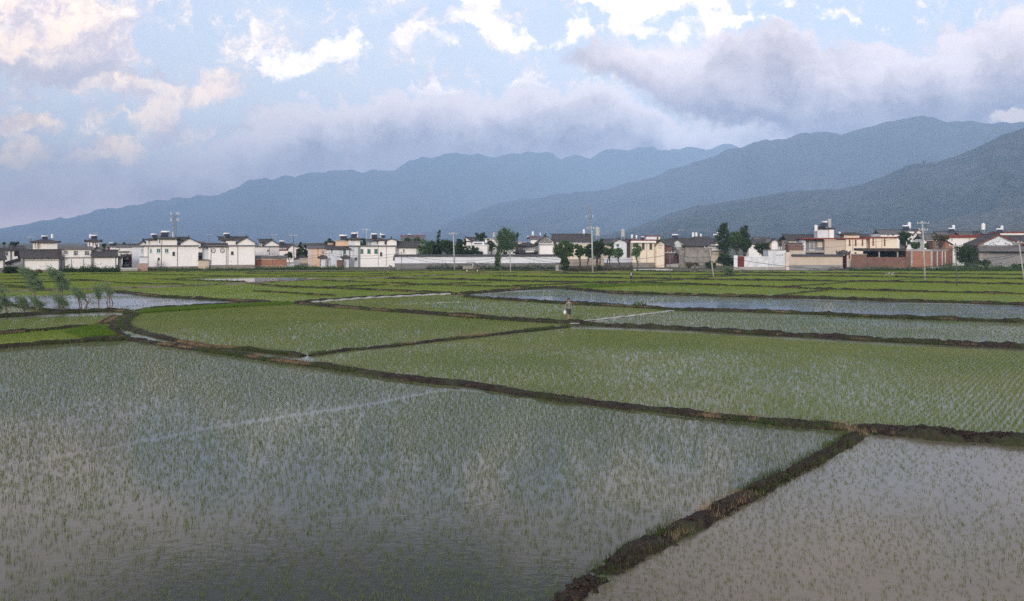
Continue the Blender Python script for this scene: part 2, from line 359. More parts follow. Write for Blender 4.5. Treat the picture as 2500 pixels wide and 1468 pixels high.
# ================================================================ land
def groundfn(n, pb):
    p = pos(n); a = n.step(n.noise(p, .02, 6, .6), .4, .6); b = n.step(n.noise(p, .6, 5, .6), .4, .65)
    c = n.mix(b, n.mix(a, (.075, .085, .035), (.06, .075, .03)), (.10, .085, .055))
    n.l(c, pb.inputs['Base Color'])
M['ground'] = material('ground', groundfn)
g = MB(); g.box(-16000, 16000, -200, 16000, -1.2, -.35)
tag(g.build('ground', M['ground']), kind='structure')
pl = MB(); pl.box(-900, 900, 171, 1400, -.8, .02)
tag(pl.build('village_ground', M['ground']), kind='structure')
def hillfn(c1, c2, c3, sc):
    def fn(n, pb):
        p = pos(n); a = n.step(n.noise(p, sc, 8, .62), .38, .62); b = n.step(n.noise(p, sc*7, 6, .65), .45, .62)
        c = n.mix(a, c1, c2); c = n.mix(n.m('MULTIPLY', b, .6), c, c3)  # light-dark contrast widened to stand in for relief shading dulled by haze
        n.l(c, pb.inputs['Base Color']); pb.inputs['Roughness'].default_value = 1; pb.inputs['Specular IOR Level'].default_value = 0
        bump(n, pb, n.noise(p, sc*6, 8, .7), 110, 1.0)
    return fn
def resample(pts, us):
    pts = sorted(pts); return np.interp(us, [p[0] for p in pts], [p[1] for p in pts])
def range_mesh(name, ridge, d_foot, d_ridge, d_back, seed, mat, rough=1.0, spur=6.0, nu=800, nt=70):
    """a mountain range in the round: its crest line stands at d_ridge metres, its slopes fall in spurs towards the plain and down the far side"""
    px = np.linspace(ridge[0][0], ridge[-1][0], nu); rv = (YH-resample(ridge, px))/F
    u = (px-1250)/F
    rv = rv+(fbm(px/48., px*0, seed+3, 5)-.5)*.011*rough*np.clip(rv/.05, 0, 1)
    t = np.linspace(0, 1.35, nt)
    UU, TT = np.meshgrid(u, t, indexing='ij'); RV = rv[:, None]
    wob = (fbm(UU*6, TT*0, seed, 3)-.5)*.12
    front = TT <= 1
    D = np.where(front, d_foot+(d_ridge-d_foot)*TT, d_ridge+(d_back-d_ridge)*(TT-1)/.35)
    prof = np.where(front, TT**(1.15)*(1-.0*TT), 1-((TT-1)/.35)**1.2)
    Hr = np.clip(RV*d_ridge+EYE, 0, None)
    spurs = fbm(UU*spur*3+wob*10, TT*1.2, seed+5, 5, True)
    amp = np.sin(np.clip(TT, 0, 1)*math.pi)*.42+np.where(front, 0, .0)
    Zz = Hr*(prof*(1)-amp*(1-spurs)*1.1+amp*.12)
    cap = Hr/d_ridge*D*.985                       # no spur may stand above the crest as seen across the plain
    Zz = np.where(front & (TT < .985), np.minimum(Zz, EYE+(cap-EYE/d_ridge*D)), Zz)
    Zz = np.where(TT == 0, -20, Zz); Zz = np.where(TT >= 1.34, -20, Zz)
    Xx = UU*D+(fbm(TT*4, UU*9, seed+9, 3)-.5)*d_ridge*.03*np.sin(np.clip(TT, 0, 1)*math.pi)
    V = np.stack([Xx, D, Zz], -1).reshape(-1, 3)
    i, j = np.meshgrid(np.arange(nu-1), np.arange(nt-1), indexing='ij'); a = (i*nt+j).ravel()
    Fq = np.stack([a, a+nt, a+nt+1, a+1], -1)
    me = npmesh(name, V, Fq, 4); me.polygons.foreach_set('use_smooth', np.ones(len(Fq), dtype=bool))
    return tag(link(name, me, mat), kind='structure')
M['far_hill'] = material('far_hill', hillfn((.025, .04, .03), (.085, .09, .06), (.012, .022, .02), .0011))
M['mid_hill'] = material('mid_hill', hillfn((.025, .04, .025), (.10, .095, .06), (.012, .022, .016), .0014))
def nearhill(n, pb):
    p = pos(n); a = n.step(n.noise(p, .004, 8, .65), .40, .60); b = n.step(n.noise(p, .03, 7, .7), .44, .60)
    c = n.mix(a, (.045, .052, .030), (.115, .095, .065)); c = n.mix(b, c, (.018, .030, .016))
    sc = n.step(n.noise(n.vm('MULTIPLY', p, (1, 1, .35)), .007, 7, .7), .67, .70); c = n.mix(n.m('MULTIPLY', sc, .6), c, (.28, .25, .22))
    n.l(c, pb.inputs['Base Color']); pb.inputs['Roughness'].default_value = 1; pb.inputs['Specular IOR Level'].default_value = 0
    bump(n, pb, n.noise(p, .016, 9, .72), 26, 1.0)
M['near_hill'] = material('near_hill', nearhill)
def lowhill(n, pb):
    p = pos(n); s = n.n('ShaderNodeSeparateXYZ'); n.l(p, s.inputs[0])
    zz = n.m('ADD', s.outputs[2], n.m('MULTIPLY', n.noise(p, .012, 5, .6), 60))
    w = n.step(n.m('SINE', n.m('MULTIPLY', zz, .55)), .2, .8); b = n.step(n.noise(p, .05, 6, .7), .44, .58)
    c = n.mix(w, (.07, .065, .042), (.15, .125, .095)); c = n.mix(b, c, (.028, .042, .022))
    n.l(c, pb.inputs['Base Color']); pb.inputs['Roughness'].default_value = 1; bump(n, pb, n.noise(p, .05, 6, .7), 6, .9)
M['low_hill'] = material('low_hill', lowhill)
ridge_far = [(-900, 585), (-500, 578), (-200, 570), (0, 557), (60, 547), (130, 535), (190, 527), (270, 507), (330, 506), (400, 490), (430, 487), (490, 475), (530, 472), (610, 443), (640, 442), (680, 430), (740, 427), (770, 422), (850, 413), (905, 417), (970, 408), (1000, 393), (1075, 378), (1120, 376), (1170, 373), (1220, 382), (1280, 370), (1370, 384), (1400, 373), (1440, 379), (1540, 358), (1620, 363), (1700, 355), (1790, 357), (1900, 380), (2100, 420), (2500, 460), (3400, 500)]
ridge_mid = [(880, 588), (1050, 562), (1120, 532), (1210, 497), (1300, 487), (1400, 470), (1500, 455), (1580, 436), (1650, 408), (1740, 380), (1800, 360), (1840, 344), (1880, 347), (1955, 322), (2000, 325), (2050, 326), (2130, 305), (2180, 294), (2250, 282), (2310, 298), (2380, 295), (2440, 300), (2500, 302), (2900, 330), (3400, 390)]
ridge_near = [(1350, 589), (1480, 572), (1560, 552), (1640, 520), (1700, 503), (1800, 487), (1900, 469), (2000, 465), (2060, 460), (2110, 447), (2190, 415), (2230, 399), (2290, 396), (2350, 373), (2410, 346), (2450, 330), (2500, 308), (2700, 240), (3000, 200), (3500, 230)]
ridge_low = [(1950, 590), (2100, 580), (2200, 566), (2260, 550), (2330, 530), (2420, 514), (2500, 506), (2700, 500), (3300, 520)]
range_mesh('far_mountains', ridge_far, 6500, 11000, 13500, 21, M['far_hill'], 1.3, 5)
range_mesh('mountain_range', ridge_mid, 3600, 6600, 8400, 33, M['mid_hill'], .8, 5)
range_mesh('foothill', ridge_near, 1500, 3200, 4300, 48, M['near_hill'], .5, 5, nt=90)
range_mesh('terraced_hill', ridge_low, 1000, 1750, 2300, 57, M['low_hill'], .5, 4)
# haze: one even box of air round everything, its bottom below the ground, its top above the highest crest
def haze():
    hz = MB(); hz.box(-15000, 15000, -190, 13900, -40, 1300)
    m = bpy.data.materials.new('haze'); m.use_nodes = True; m.node_tree.nodes.clear(); n = NT(m.node_tree)
    v = n.n('ShaderNodeVolumePrincipled'); o = n.n('ShaderNodeOutputMaterial'); n.l(v.outputs[0], o.inputs['Volume'])
    v.inputs['Color'].default_value = (.42, .64, 1.0, 1); v.inputs['Density'].default_value = 1.4e-4; v.inputs['Anisotropy'].default_value = -.46
    o_ = hz.build('haze', m); tag(o_, kind='stuff'); return o_
# ---------------------------------------------------------------- paddies: water, earth bunds, rice
def waterfn(mud, rough, ripple, green=None):
    def fn(n, pb):
        p = pos(n); a = n.step(n.noise(p, .22, 5, .6), .35, .68)
        c = n.mix(a, mud, tuple(v*1.25 for v in mud))
        if green: c = n.mix(n.m('MULTIPLY', n.step(n.noise(p, .11, 6, .65), .42, .62), .75), c, green)
        n.l(c, pb.inputs['Base Color']); pb.inputs['IOR'].default_value = 1.333; pb.inputs['Specular IOR Level'].default_value = .5
        wind = n.step(n.noise(n.vm('MULTIPLY', p, (.05, .22, 1)), 1.0, 4, .6), .36, .66, rough*.5, rough*1.5)
        n.l(wind, pb.inputs['Roughness'])
        h = n.m('ADD', n.noise(n.vm('MULTIPLY', p, (1, 1.8, 1)), 3.2, 3, .5), n.m('MULTIPLY', n.noise(p, 13, 2, .5), .35))
        bump(n, pb, h, ripple, .35)
    return fn
M['water_near'] = material('water_near', waterfn((.058, .056, .042), .060, .0075, (.042, .050, .032)))
M['water_mud'] = material('water_mud', waterfn((.115, .095, .068), .12, .010))
M['water_mid'] = material('water_mid', waterfn((.11, .115, .065), .20, .014, (.06, .09, .03)))
M['water_open'] = material('water_open', waterfn((.10, .105, .11), .10, .015))
M['water_green'] = material('water_green', waterfn((.075, .10, .035), .16, .02, (.06, .11, .02)))
def soilfn(n, pb):
    p = pos(n); a = n.step(n.noise(p, 2.2, 6, .65), .35, .65); b = n.step(n.noise(p, 9, 4, .6), .5, .68); g = n.step(n.noise(p, .5, 5, .6), .46, .62)
    c = n.mix(a, (.010, .007, .005), (.028, .019, .012)); c = n.mix(n.m('MULTIPLY', b, .40), c, (.12, .09, .055)); c = n.mix(n.m('MULTIPLY', g, .6), c, (.04, .05, .014))
    n.l(c, pb.inputs['Base Color']); pb.inputs['Roughness'].default_value = .8; bump(n, pb, n.noise(p, 12, 5, .7), .06, .9)
M['soil'] = material('soil', soilfn)
M['dry_path'] = mottled('dry_path', (.20, .155, .125), (.13, .10, .085), .8, .95, 0, .03, (.24, .20, .16))
def smooth_line(pts, step):
    """world points along a smooth line through photo-measured ground points"""
    P = [np.array(p[:2], float) for p in pts]; out = []
    P = [2*P[0]-P[1]]+P+[2*P[-1]-P[-2]]
    for i in range(1, len(P)-2):
        n = max(2, int(np.linalg.norm(P[i+1]-P[i])/step))
        for k in range(n):
            t = k/n
            out.append(.5*((2*P[i])+(-P[i-1]+P[i+1])*t+(2*P[i-1]-5*P[i]+4*P[i+1]-P[i+2])*t*t+(-P[i-1]+3*P[i]-3*P[i+1]+P[i+2])*t**3))
    out.append(P[-2]); return np.array(out)
BUNDS = []                # (polyline, half width) for keeping rice off them
def bund(px_pts, width, height, name='earth_bund', mat='soil', rough=1.0, seed=0, z0=-.12, gaps=(), bare=1.0):
    pts = [G(*p) for p in px_pts]; d = min(p.y for p in pts); near = d < 70
    L = smooth_line(pts, max(.07, min(.8, d*.004)))
    T = np.gradient(L, axis=0); T /= np.linalg.norm(T, axis=1)[:, None]+1e-9; Nn = np.stack([-T[:, 1], T[:, 0]], -1)
    s = np.concatenate([[0], np.cumsum(np.linalg.norm(np.diff(L, axis=0), axis=1))])
    prof = [(-1.25, -.6), (-.95, .18), (-.72, .72), (-.35, .98), (0, 1), (.35, .96), (.72, .7), (.95, .15), (1.25, -.6)]
    oo = np.linspace(-1.25, 1.25, 21 if near else 9); zz = np.interp(oo, [p[0] for p in prof], [p[1] for p in prof])
    sd = seed+len(BUNDS)*7.3; w = width/2*(1+rough*.40*(fbm(s*.35, s*0, sd, 3)-.5)*2)
    hh = height*(1+rough*.40*(fbm(s*.9, s*0+5, sd, 3)-.5)*2)
    L = L+Nn*((fbm(s*.25, s*0+9, sd, 3)-.5)*width*.5*rough)[:, None]
    hh = hh*np.clip(np.minimum(s, s[-1]-s)/(width*.8)+.05, 0, 1)**.5
    for (a, b, dp) in gaps: hh = hh-(height*dp)*np.exp(-((s/s[-1]-(a+b)/2)/((b-a)/2+1e-9))**2)
    V = []
    for k, (o, z) in enumerate(zip(oo, zz)):
        lat = o*width/2
        clod = (fbm(s*3.3+40, s*0+lat*3.3+sd, sd+1, 4)-.5)*2; big = (fbm(s*.9, s*0+lat*1.2+7, sd+2, 3)-.5)*2; fine = (vnoise(s*11, s*0+lat*11, sd+3)-.5)*2
        edge_ = (fbm(s*1.6, s*0+np.sign(o)*9, sd+4, 5)-.5)*width*.55*rough
        off = o*w+edge_*abs(o)
        zt = z*hh+(clod*.42+big*.22+fine*.16*(1 if near else 0))*height*rough*(0.35+.65*max(z, 0))
        V.append(np.stack([L[:, 0]+Nn[:, 0]*off, L[:, 1]+Nn[:, 1]*off, np.where(z < 0, np.minimum(z*.2, z0), zt)], -1))
    V = np.stack(V, 1); n, k = V.shape[:2]
    i, j = np.meshgrid(np.arange(n-1), np.arange(k-1), indexing='ij'); a = (i*k+j).ravel()
    me = npmesh(name, V.reshape(-1, 3), np.stack([a, a+1, a+k+1, a+k], -1), 4)
    BUNDS.append((L, width/2*1.05, height, bare, hh))
    return tag(link(name, me, M[mat]), kind='structure')
B_MAIN = [(350, 757), (318, 768), (283, 786), (276, 803), (300, 822), (360, 836), (450, 848), (600, 870), (750, 890), (900, 912), (1050, 933), (1135, 941), (1300, 966), (1500, 992), (1700, 1013), (1900, 1034), (2090, 1049)]
B_RIGHT = [(2080, 1049), (2200, 1058), (2350, 1070), (2500, 1080), (2700, 1100), (2950, 1122), (3400, 1162)]
B_DIAG = [(2100, 1060), (2060, 1085), (1980, 1132), (1880, 1184), (1780, 1236), (1690, 1282), (1600, 1325), (1520, 1375), (1440, 1425), (1370, 1480), (1250, 1600)]
B_INNER = [(333, 768), (306, 785), (312, 800), (350, 814), (400, 826), (500, 846), (600, 855), (680, 863), (738, 870)]
B_WOMAN = [(715, 742), (900, 757), (1100, 771), (1250, 782), (1390, 790), (1500, 797), (1700, 807), (1900, 819), (2100, 830), (2300, 841), (2500, 850), (2900, 872), (3400, 900)]
B_POND = [(1125, 720), (1160, 728), (1300, 737), (1400, 743), (1560, 751), (1640, 757), (1800, 761), (2000, 768), (2200, 777), (2500, 788), (2900, 800)]
B_TOP = [(1120, 719), (1200, 713), (1272, 707), (1344, 704), (1420, 709), (1500, 716), (1600, 719), (1800, 724), (1940, 728), (2050, 731), (2200, 736), (2350, 740), (2500, 745), (2900, 757)]
B_ROW3 = [(1540, 692), (1600, 694), (1700, 697), (1800, 700), (1970, 706), (2080, 710), (2280, 715), (2500, 720), (2900, 729)]
B_ROW2 = [(1200, 676), (1400, 679), (1560, 682), (1680, 684), (1800, 686), (2000, 688), (2160, 690), (2500, 696), (2900, 703)]
B_ROW1 = [(1340, 669), (1560, 672), (1800, 674), (2000, 676), (2150, 678), (2500, 683.5), (2900, 690)]
B_ROW0 = [(1560, 664), (1700, 666), (1900, 668), (2100, 669.5), (2300, 671), (2500, 673), (2900, 677)]
B_THIN = [(1390, 799), (1300, 808), (1200, 819), (1080, 832), (960, 846), (840, 857), (760, 869)]
B_LA = [(936, 682), (1080, 684), (1200, 687), (1320, 690), (1440, 692), (1540, 692)]
B_LB = [(790, 687), (840, 689), (960, 693), (1080, 698), (1200, 701), (1300, 703)]
B_LC = [(619, 694), (650, 698), (696, 702), (792, 705), (936, 711), (1056, 716), (1115, 719)]
B_LD = [(715, 741), (840, 731), (960, 724), (1080, 719), (1125, 718)]
B_LE = [(345, 757), (400, 752), (480, 748), (600, 742), (648, 740), (715, 742)]
B_LF = [(281, 712), (384, 724), (504, 731), (600, 737), (660, 740)]
B_TREES = [(-400, 800), (-100, 780), (0, 774), (72, 770), (144, 765), (192, 762), (283, 760), (320, 762)]
B_LG = [(-200, 738), (19, 746), (60, 752), (96, 756), (150, 763)]
B_LH = [(-400, 846), (0, 817), (96, 808), (190, 800), (240, 798), (253, 790), (283, 773)]
B_LI = [(-400, 880), (0, 851), (72, 845), (168, 838), (264, 832), (300, 832)]
B_DIAG2 = [(1680, 684), (1600, 688), (1536, 692), (1416, 700), (1344, 704)]
ALL = [(B_MAIN, .78, .15), (B_RIGHT, 1.15, .24), (B_INNER, .5, .17), (B_WOMAN, .75, .26), (B_POND, .9, .30), (B_TOP, .9, .32), (B_ROW3, .9, .34), (B_ROW2, 1.0, .36), (B_ROW1, .8, .34), (B_ROW0, .8, .34),
       (B_THIN, .38, .12), (B_LA, .9, .36), (B_LB, .7, .26), (B_LC, .9, .32), (B_LD, .8, .26), (B_LE, 1.2, .25), (B_LF, .8, .28), (B_TREES, 1.8, .30), (B_LG, .7, .22), (B_LH, .55, .2), (B_LI, .6, .22), (B_DIAG2, 1.1, .25)]
for p_, w_, h_ in ALL: bund(p_, w_*(1 if min(G(*q).y for q in p_) < 60 else .72), h_*(1 if min(G(*q).y for q in p_) < 60 else .85), bare=.25 if p_ is B_RIGHT else 1.0)
bund(B_DIAG, .46, .15, gaps=((.56, .58, .85), (.66, .70, .95), (.79, .83, 1.25), (.33, .34, .8), (.45, .46, .9), (.88, 1.1, .8)), rough=1.0, bare=.65)
for p_ in ([(-400, 672), (0, 676), (168, 673), (260, 670), (400, 672), (600, 676)], [(-400, 682), (0, 683), (240, 685)], [(-400, 695), (0, 693), (168, 688), (240, 688), (312, 693), (450, 696)], [(0, 697), (72, 703), (110, 707)],
           [(370, 682), (440, 685), (560, 688), (600, 689)], [(430, 682), (560, 677), (700, 676), (860, 677), (960, 673)], [(300, 664), (600, 666), (936, 664), (1150, 661), (1350, 662)], [(600, 669), (760, 671), (900, 671), (1050, 667)],
           [(1240, 662), (1400, 664), (1600, 661)], [(960, 700), (1080, 694), (1200, 692)], [(800, 703), (950, 697)], [(2066, 692), (1990, 697), (1912, 702)], [(2021, 710), (1960, 716), (1898, 724)], [(1250, 699), (1340, 697), (1440, 692)],
           [(1700, 679), (1830, 674)], [(620, 712), (720, 718), (820, 724)], [(-300, 706), (0, 703), (110, 708), (220, 707)]):
    bund(p_, .42, .20)
# the cart track crossing the fields
TRACK = [(-500, 719), (0, 712), (120, 709), (216, 707), (312, 704), (456, 699), (600, 692.5), (672, 688.5), (768, 684.5), (864, 681.5), (1008, 676.5), (1104, 671.5), (1200, 668.5), (1300, 667), (1400, 665), (1500, 663), (1640, 662)]
bund(TRACK, 3.0, .16, 'track', 'dry_path', .35)
bund([(1490, 660), (1560, 659.5), (1640, 659.5)], 1.2, .25, 'path', 'concrete', .1)
def in_poly(x, y, poly):
    c = np.zeros(len(x), bool); n = len(poly)
    for i in range(n):
        x0, y0 = poly[i]; x1, y1 = poly[(i+1) % n]
        k = ((y0 > y) != (y1 > y)); c ^= k & (x < (x1-x0)*(y-y0)/((y1-y0) if y1 != y0 else 1e-9)+x0)
    return c
def sheet(name, poly, z, mat, sub=None):
    pts = [G(*p) for p in poly]; me = bpy.data.meshes.new(name)
    me.from_pydata([(p.x, p.y, z) for p in pts], [], [tuple(range(len(pts)))])
    bm = bmesh.new(); bm.from_mesh(me); bmesh.ops.triangulate(bm, faces=bm.faces[:]); bmesh.ops.recalc_face_normals(bm, faces=bm.faces[:])
    if bm.faces and sum(f.normal.z for f in bm.faces) < 0: bmesh.ops.reverse_faces(bm, faces=bm.faces[:])
    bm.to_mesh(me); bm.free()
    return tag(link(name, me, M[mat]), kind='structure')
FLD = {
 'F1': [(-600, 890), (0, 853), (72, 847), (168, 840), (264, 834), (300, 832), (450, 856), (600, 876), (750, 896), (900, 918), (1050, 941), (1110, 946), (900, 984), (700, 1014), (500, 1044), (300, 1084), (0, 1137), (-600, 1240)],
 'F1b': [(1115, 948), (1300, 974), (1500, 1001), (1700, 1022), (1900, 1042), (2080, 1058), (1980, 1126), (1880, 1178), (1780, 1230), (1690, 1275), (1600, 1318), (1520, 1365), (1430, 1420), (1360, 1480), (1180, 1660), (-600, 1660), (-600, 1250), (0, 1143), (300, 1090), (500, 1050), (700, 1020), (900, 990)],
 'F2': [(2110, 1062), (2500, 1085), (2900, 1120), (3400, 1165), (3400, 1660), (1230, 1660), (1390, 1480), (1450, 1430), (1540, 1380), (1620, 1333), (1720, 1283), (1820, 1230), (1920, 1180), (2010, 1130), (2080, 1090)],
 'F3': [(1390, 803), (1500, 806), (1700, 815), (1900, 828), (2100, 840), (2300, 850), (2500, 860), (2900, 882), (3400, 912), (3400, 1155), (2900, 1105), (2500, 1070), (2350, 1058), (2200, 1048), (2090, 1040), (1900, 1027), (1700, 1007), (1500, 987), (1300, 960), (1150, 938), (1050, 929), (900, 907), (765, 884), (770, 872), (840, 861), (960, 850), (1080, 836), (1200, 823)],
 'F4': [(340, 768), (450, 760), (600, 750), (720, 745), (900, 760), (1100, 775), (1250, 786), (1385, 795), (1200, 815), (1080, 828), (960, 842), (840, 853), (755, 868), (600, 852), (500, 841), (400, 822), (320, 802), (312, 785)],
 'F5': [(735, 741), (840, 733), (960, 726), (1080, 721), (1125, 722), (1160, 729), (1300, 739), (1400, 746), (1560, 754), (1640, 759), (1425, 786), (1390, 786), (1250, 779), (1100, 768), (900, 754)],
 'F6': [(1435, 788), (1650, 760), (1800, 764), (2000, 771), (2200, 779), (2500, 791), (2900, 803), (2900, 868), (2500, 846), (2300, 837), (2100, 827), (1900, 815), (1700, 803), (1500, 793)],
 'F7': [(1140, 722), (1250, 714), (1350, 709), (1400, 711), (1500, 718), (1600, 721), (1700, 725), (1900, 730), (2200, 741), (2500, 748), (2900, 759), (2900, 798), (2500, 785), (2200, 774), (2000, 766), (1800, 759), (1640, 755), (1560, 749), (1400, 741), (1300, 735)],
 'F8': [(-400, 728), (0, 726), (150, 721), (281, 714), (384, 726), (504, 733), (600, 739), (480, 745), (384, 750), (300, 758), (192, 760), (144, 762), (96, 754), (19, 744), (-400, 742)],
 'F8b': [(-400, 748), (0, 748), (60, 755), (140, 763), (72, 768), (0, 772), (-400, 785)],
 'F9': [(-600, 805), (0, 779), (285, 770), (256, 788), (240, 796), (96, 805), (0, 814), (-600, 860)],
 'F10': [(-600, 866), (0, 820), (96, 811), (240, 801), (258, 795), (278, 815), (300, 830), (264, 829), (168, 834), (72, 841), (0, 847), (-600, 888)],
 'F11': [(-600, 663), (1240, 663), (2900, 663), (2900, 755), (2500, 743), (2200, 734), (1900, 726), (1700, 721), (1600, 717), (1500, 713), (1400, 706), (1350, 702), (1250, 708), (1125, 717), (960, 722), (840, 729), (715, 740), (600, 735), (504, 729), (384, 722), (281, 711), (150, 722), (0, 724), (-600, 735)],
}
POND = [(430, 684.5), (500, 682), (620, 679.5), (720, 679), (800, 679.5), (745, 683), (690, 686), (620, 689.5), (520, 687.5)]
for k, mt in (('F1', 'water_near'), ('F2', 'water_mud'), ('F3', 'water_mid'), ('F4', 'water_mid'), ('F5', 'water_mid'), ('F7', 'water_open'), ('F8', 'water_open'), ('F9', 'water_green'), ('F10', 'water_green'), ('F11', 'water_green')):
    pass
wp = lambda n, poly, z, m: sheet(n, poly, z, m)
sheet('water', [(-900, 663.5), (3400, 663.5), (3400, 1900), (-2500, 1900)], -.01, 'water_mid')
for nm, k, z, m in (('paddy_water', 'F2', 0, 'water_mud'), ('paddy_water', 'F7', 0, 'water_open'), ('paddy_water', 'F8', 0, 'water_open'),
                    ('paddy_water', 'F9', 0, 'water_green'), ('paddy_water', 'F10', 0, 'water_green'), ('paddy_water', 'F11', 0, 'water_green')):
    sheet(nm, FLD[k], z, m)
i0 = FLD['F1b'].index((-600, 1660))
sheet('paddy_water', FLD['F1'][:12]+FLD['F1b'][:i0+1], 0, 'water_near')
sheet('pond_water', POND, .012, 'water_open')
sheet('ditch_water', [(-600, 806), (0, 776.5), (276, 767), (276, 770), (0, 781), (-600, 811)], .012, 'water_open')
# rice -------------------------------------------------------------------------------------------
def ricefn(c1, c2, c3):
    def fn(n, pb):
        p = pos(n); a = n.step(n.noise(p, .13, 5, .6), .38, .62); b = n.step(n.noise(p, 3, 3, .6), .4, .65)
        n.l(n.mix(n.m('MULTIPLY', b, .5), n.mix(a, c1, c2), c3), pb.inputs['Base Color']); pb.inputs['Roughness'].default_value = .5
        out = [x for x in n.nt.nodes if x.type == 'OUTPUT_MATERIAL'][0]
        tr = n.n('ShaderNodeBsdfTranslucent'); n.l(n.mix(a, tuple(v*1.3 for v in c1), tuple(v*1.3 for v in c2)), tr.inputs[0])
        mx = n.n('ShaderNodeMixShader'); mx.inputs[0].default_value = .35; n.l(pb.outputs[0], mx.inputs[1]); n.l(tr.outputs[0], mx.inputs[2]); n.l(mx.outputs[0], out.inputs[0])
    return fn
M['rice_near'] = material('rice_near', ricefn((.12, .165, .065), (.14, .175, .07), (.19, .19, .075)))
M['rice_young'] = material('rice_young', ricefn((.10, .145, .042), (.135, .175, .055), (.19, .20, .07)))
M['rice_mid'] = material('rice_mid', ricefn((.14, .195, .045), (.18, .22, .060), (.23, .225, .08)))
M['rice_far'] = material('rice_far', ricefn((.15, .225, .028), (.21, .275, .045), (.26, .28, .06)))
M['rice_seedbed'] = material('rice_seedbed', ricefn((.08, .155, .012), (.10, .175, .018), (.13, .19, .03)))
def seg_dist(P, L):
    d = np.full(len(P), 1e9)
    Ls = L[::max(1, len(L)//60)]
    if not np.array_equal(Ls[-1], L[-1]): Ls = np.vstack([Ls, L[-1]])
    lo, hi_ = Ls.min(0)-2, Ls.max(0)+2
    k = np.where((P[:, 0] > lo[0]) & (P[:, 0] < hi_[0]) & (P[:, 1] > lo[1]) & (P[:, 1] < hi_[1]))[0]
    if len(k) == 0: return d
    Q = P[k]; dd = np.full(len(Q), 1e9)
    for a, b in zip(Ls[:-1], Ls[1:]):
        ab = b-a; t = np.clip(((Q-a)@ab)/(ab@ab+1e-9), 0, 1); e = Q-(a+t[:, None]*ab); dd = np.minimum(dd, np.einsum('ij,ij->i', e, e))
    d[k] = np.sqrt(dd); return d
def tufts(name, P, h, w, blades, mat, lean=.35, spread=.035, z=0.0, wind=(0, 0)):
    n = len(P); 
    if n == 0: return
    P = np.repeat(P, blades, 0); m = len(P); hs = np.repeat(h*RNG.uniform(.65, 1.2, n), blades)*RNG.uniform(.7, 1.1, m)
    a = RNG.uniform(0, 2*math.pi, m); ln = RNG.uniform(.05, 1, m)*lean
    bx = P[:, 0]+RNG.normal(0, spread, m); by = P[:, 1]+RNG.normal(0, spread, m)
    ww = np.broadcast_to(np.asarray(w), (n,)) if np.ndim(w) else np.full(n, w); ww = np.repeat(ww, blades)*RNG.uniform(.7, 1.3, m)/2
    fx = np.cos(a+1.3); fy = np.sin(a+1.3)
    fx = .35*fx+.65*np.sign(fx); nrm = np.hypot(fx, fy); fx /= nrm; fy /= nrm
    zz = np.full(m, z)-.01
    v0 = np.stack([bx-fx*ww, by-fy*ww, zz], -1); v1 = np.stack([bx+fx*ww, by+fy*ww, zz], -1)
    tx = bx+(np.cos(a)*ln+wind[0])*hs; ty = by+(np.sin(a)*ln+wind[1])*hs
    v2 = np.stack([tx, ty, z+hs*(1-.35*ln)], -1)
    V = np.stack([v0, v1, v2], 1).reshape(-1, 3); me = npmesh(name, V, np.arange(m*3).reshape(-1, 3), 3)
    return tag(link(name, me, M[mat]), kind='stuff')
def plant(poly, row, col, ang, keep, h, w, blades, mat, name='rice_seedlings', lean=.35, spread=.035, jit=.3, thin=None, seed=0, extra=0.0):
    """seedlings set out in rows over one paddy; keep(x, y) is the share that stands at a place"""
    pts = np.array([G(*p)[:2] for p in poly]); c, s = math.cos(R(ang)), math.sin(R(ang))
    Rm = np.array([[c, s], [-s, c]]); q = pts@Rm.T; lo, hi_ = q.min(0), q.max(0)
    a = np.arange(lo[0], hi_[0], row); b = np.arange(lo[1], hi_[1], col); A, Bb = np.meshgrid(a, b)
    Q = np.stack([A.ravel(), Bb.ravel()], -1); Q[:, 0] += RNG.normal(0, row*jit*.45, len(Q))+.25*(fbm(Q[:, 1]*.06, Q[:, 0]*.02, 3, 2)-.5)*4; Q[:, 1] += RNG.normal(0, col*jit, len(Q))
    P = Q@Rm
    P = P[(P[:, 1] > 6)]; sx = P[:, 0]/P[:, 1]*F+1250; sy = YH+EYE*F/P[:, 1]
    k = in_poly(sx, sy, poly) & (sx > -420) & (sx < 3300); P = P[k]
    P = P[RNG.uniform(0, 1, len(P)) < keep(P[:, 0], P[:, 1])]
    for L, hw, _, _b, _hh in BUNDS: P = P[seg_dist(P, L) > hw*1.0]
    if thin: P = P[~thin(P)]
    ws = np.maximum(w, P[:, 1]*w*.022) if np.ndim(w) == 0 else w
    tufts(name, P, h, ws, blades, mat, lean, spread+extra)
def pn(sc, a, b, seed, lo=0., hi=1.):
    def f(x, y):
        n = fbm(x*sc, y*sc, seed, 4); t = np.clip((n-a)/(b-a), 0, 1); return lo+(hi-lo)*t
    return f
def in_pond(P):
    sx = P[:, 0]/P[:, 1]*F+1250; sy = YH+EYE*F/P[:, 1]; return in_poly(sx, sy, [(410, 685.5), (500, 681), (620, 678), (820, 678), (745, 684), (690, 687), (620, 691), (520, 688.5)])
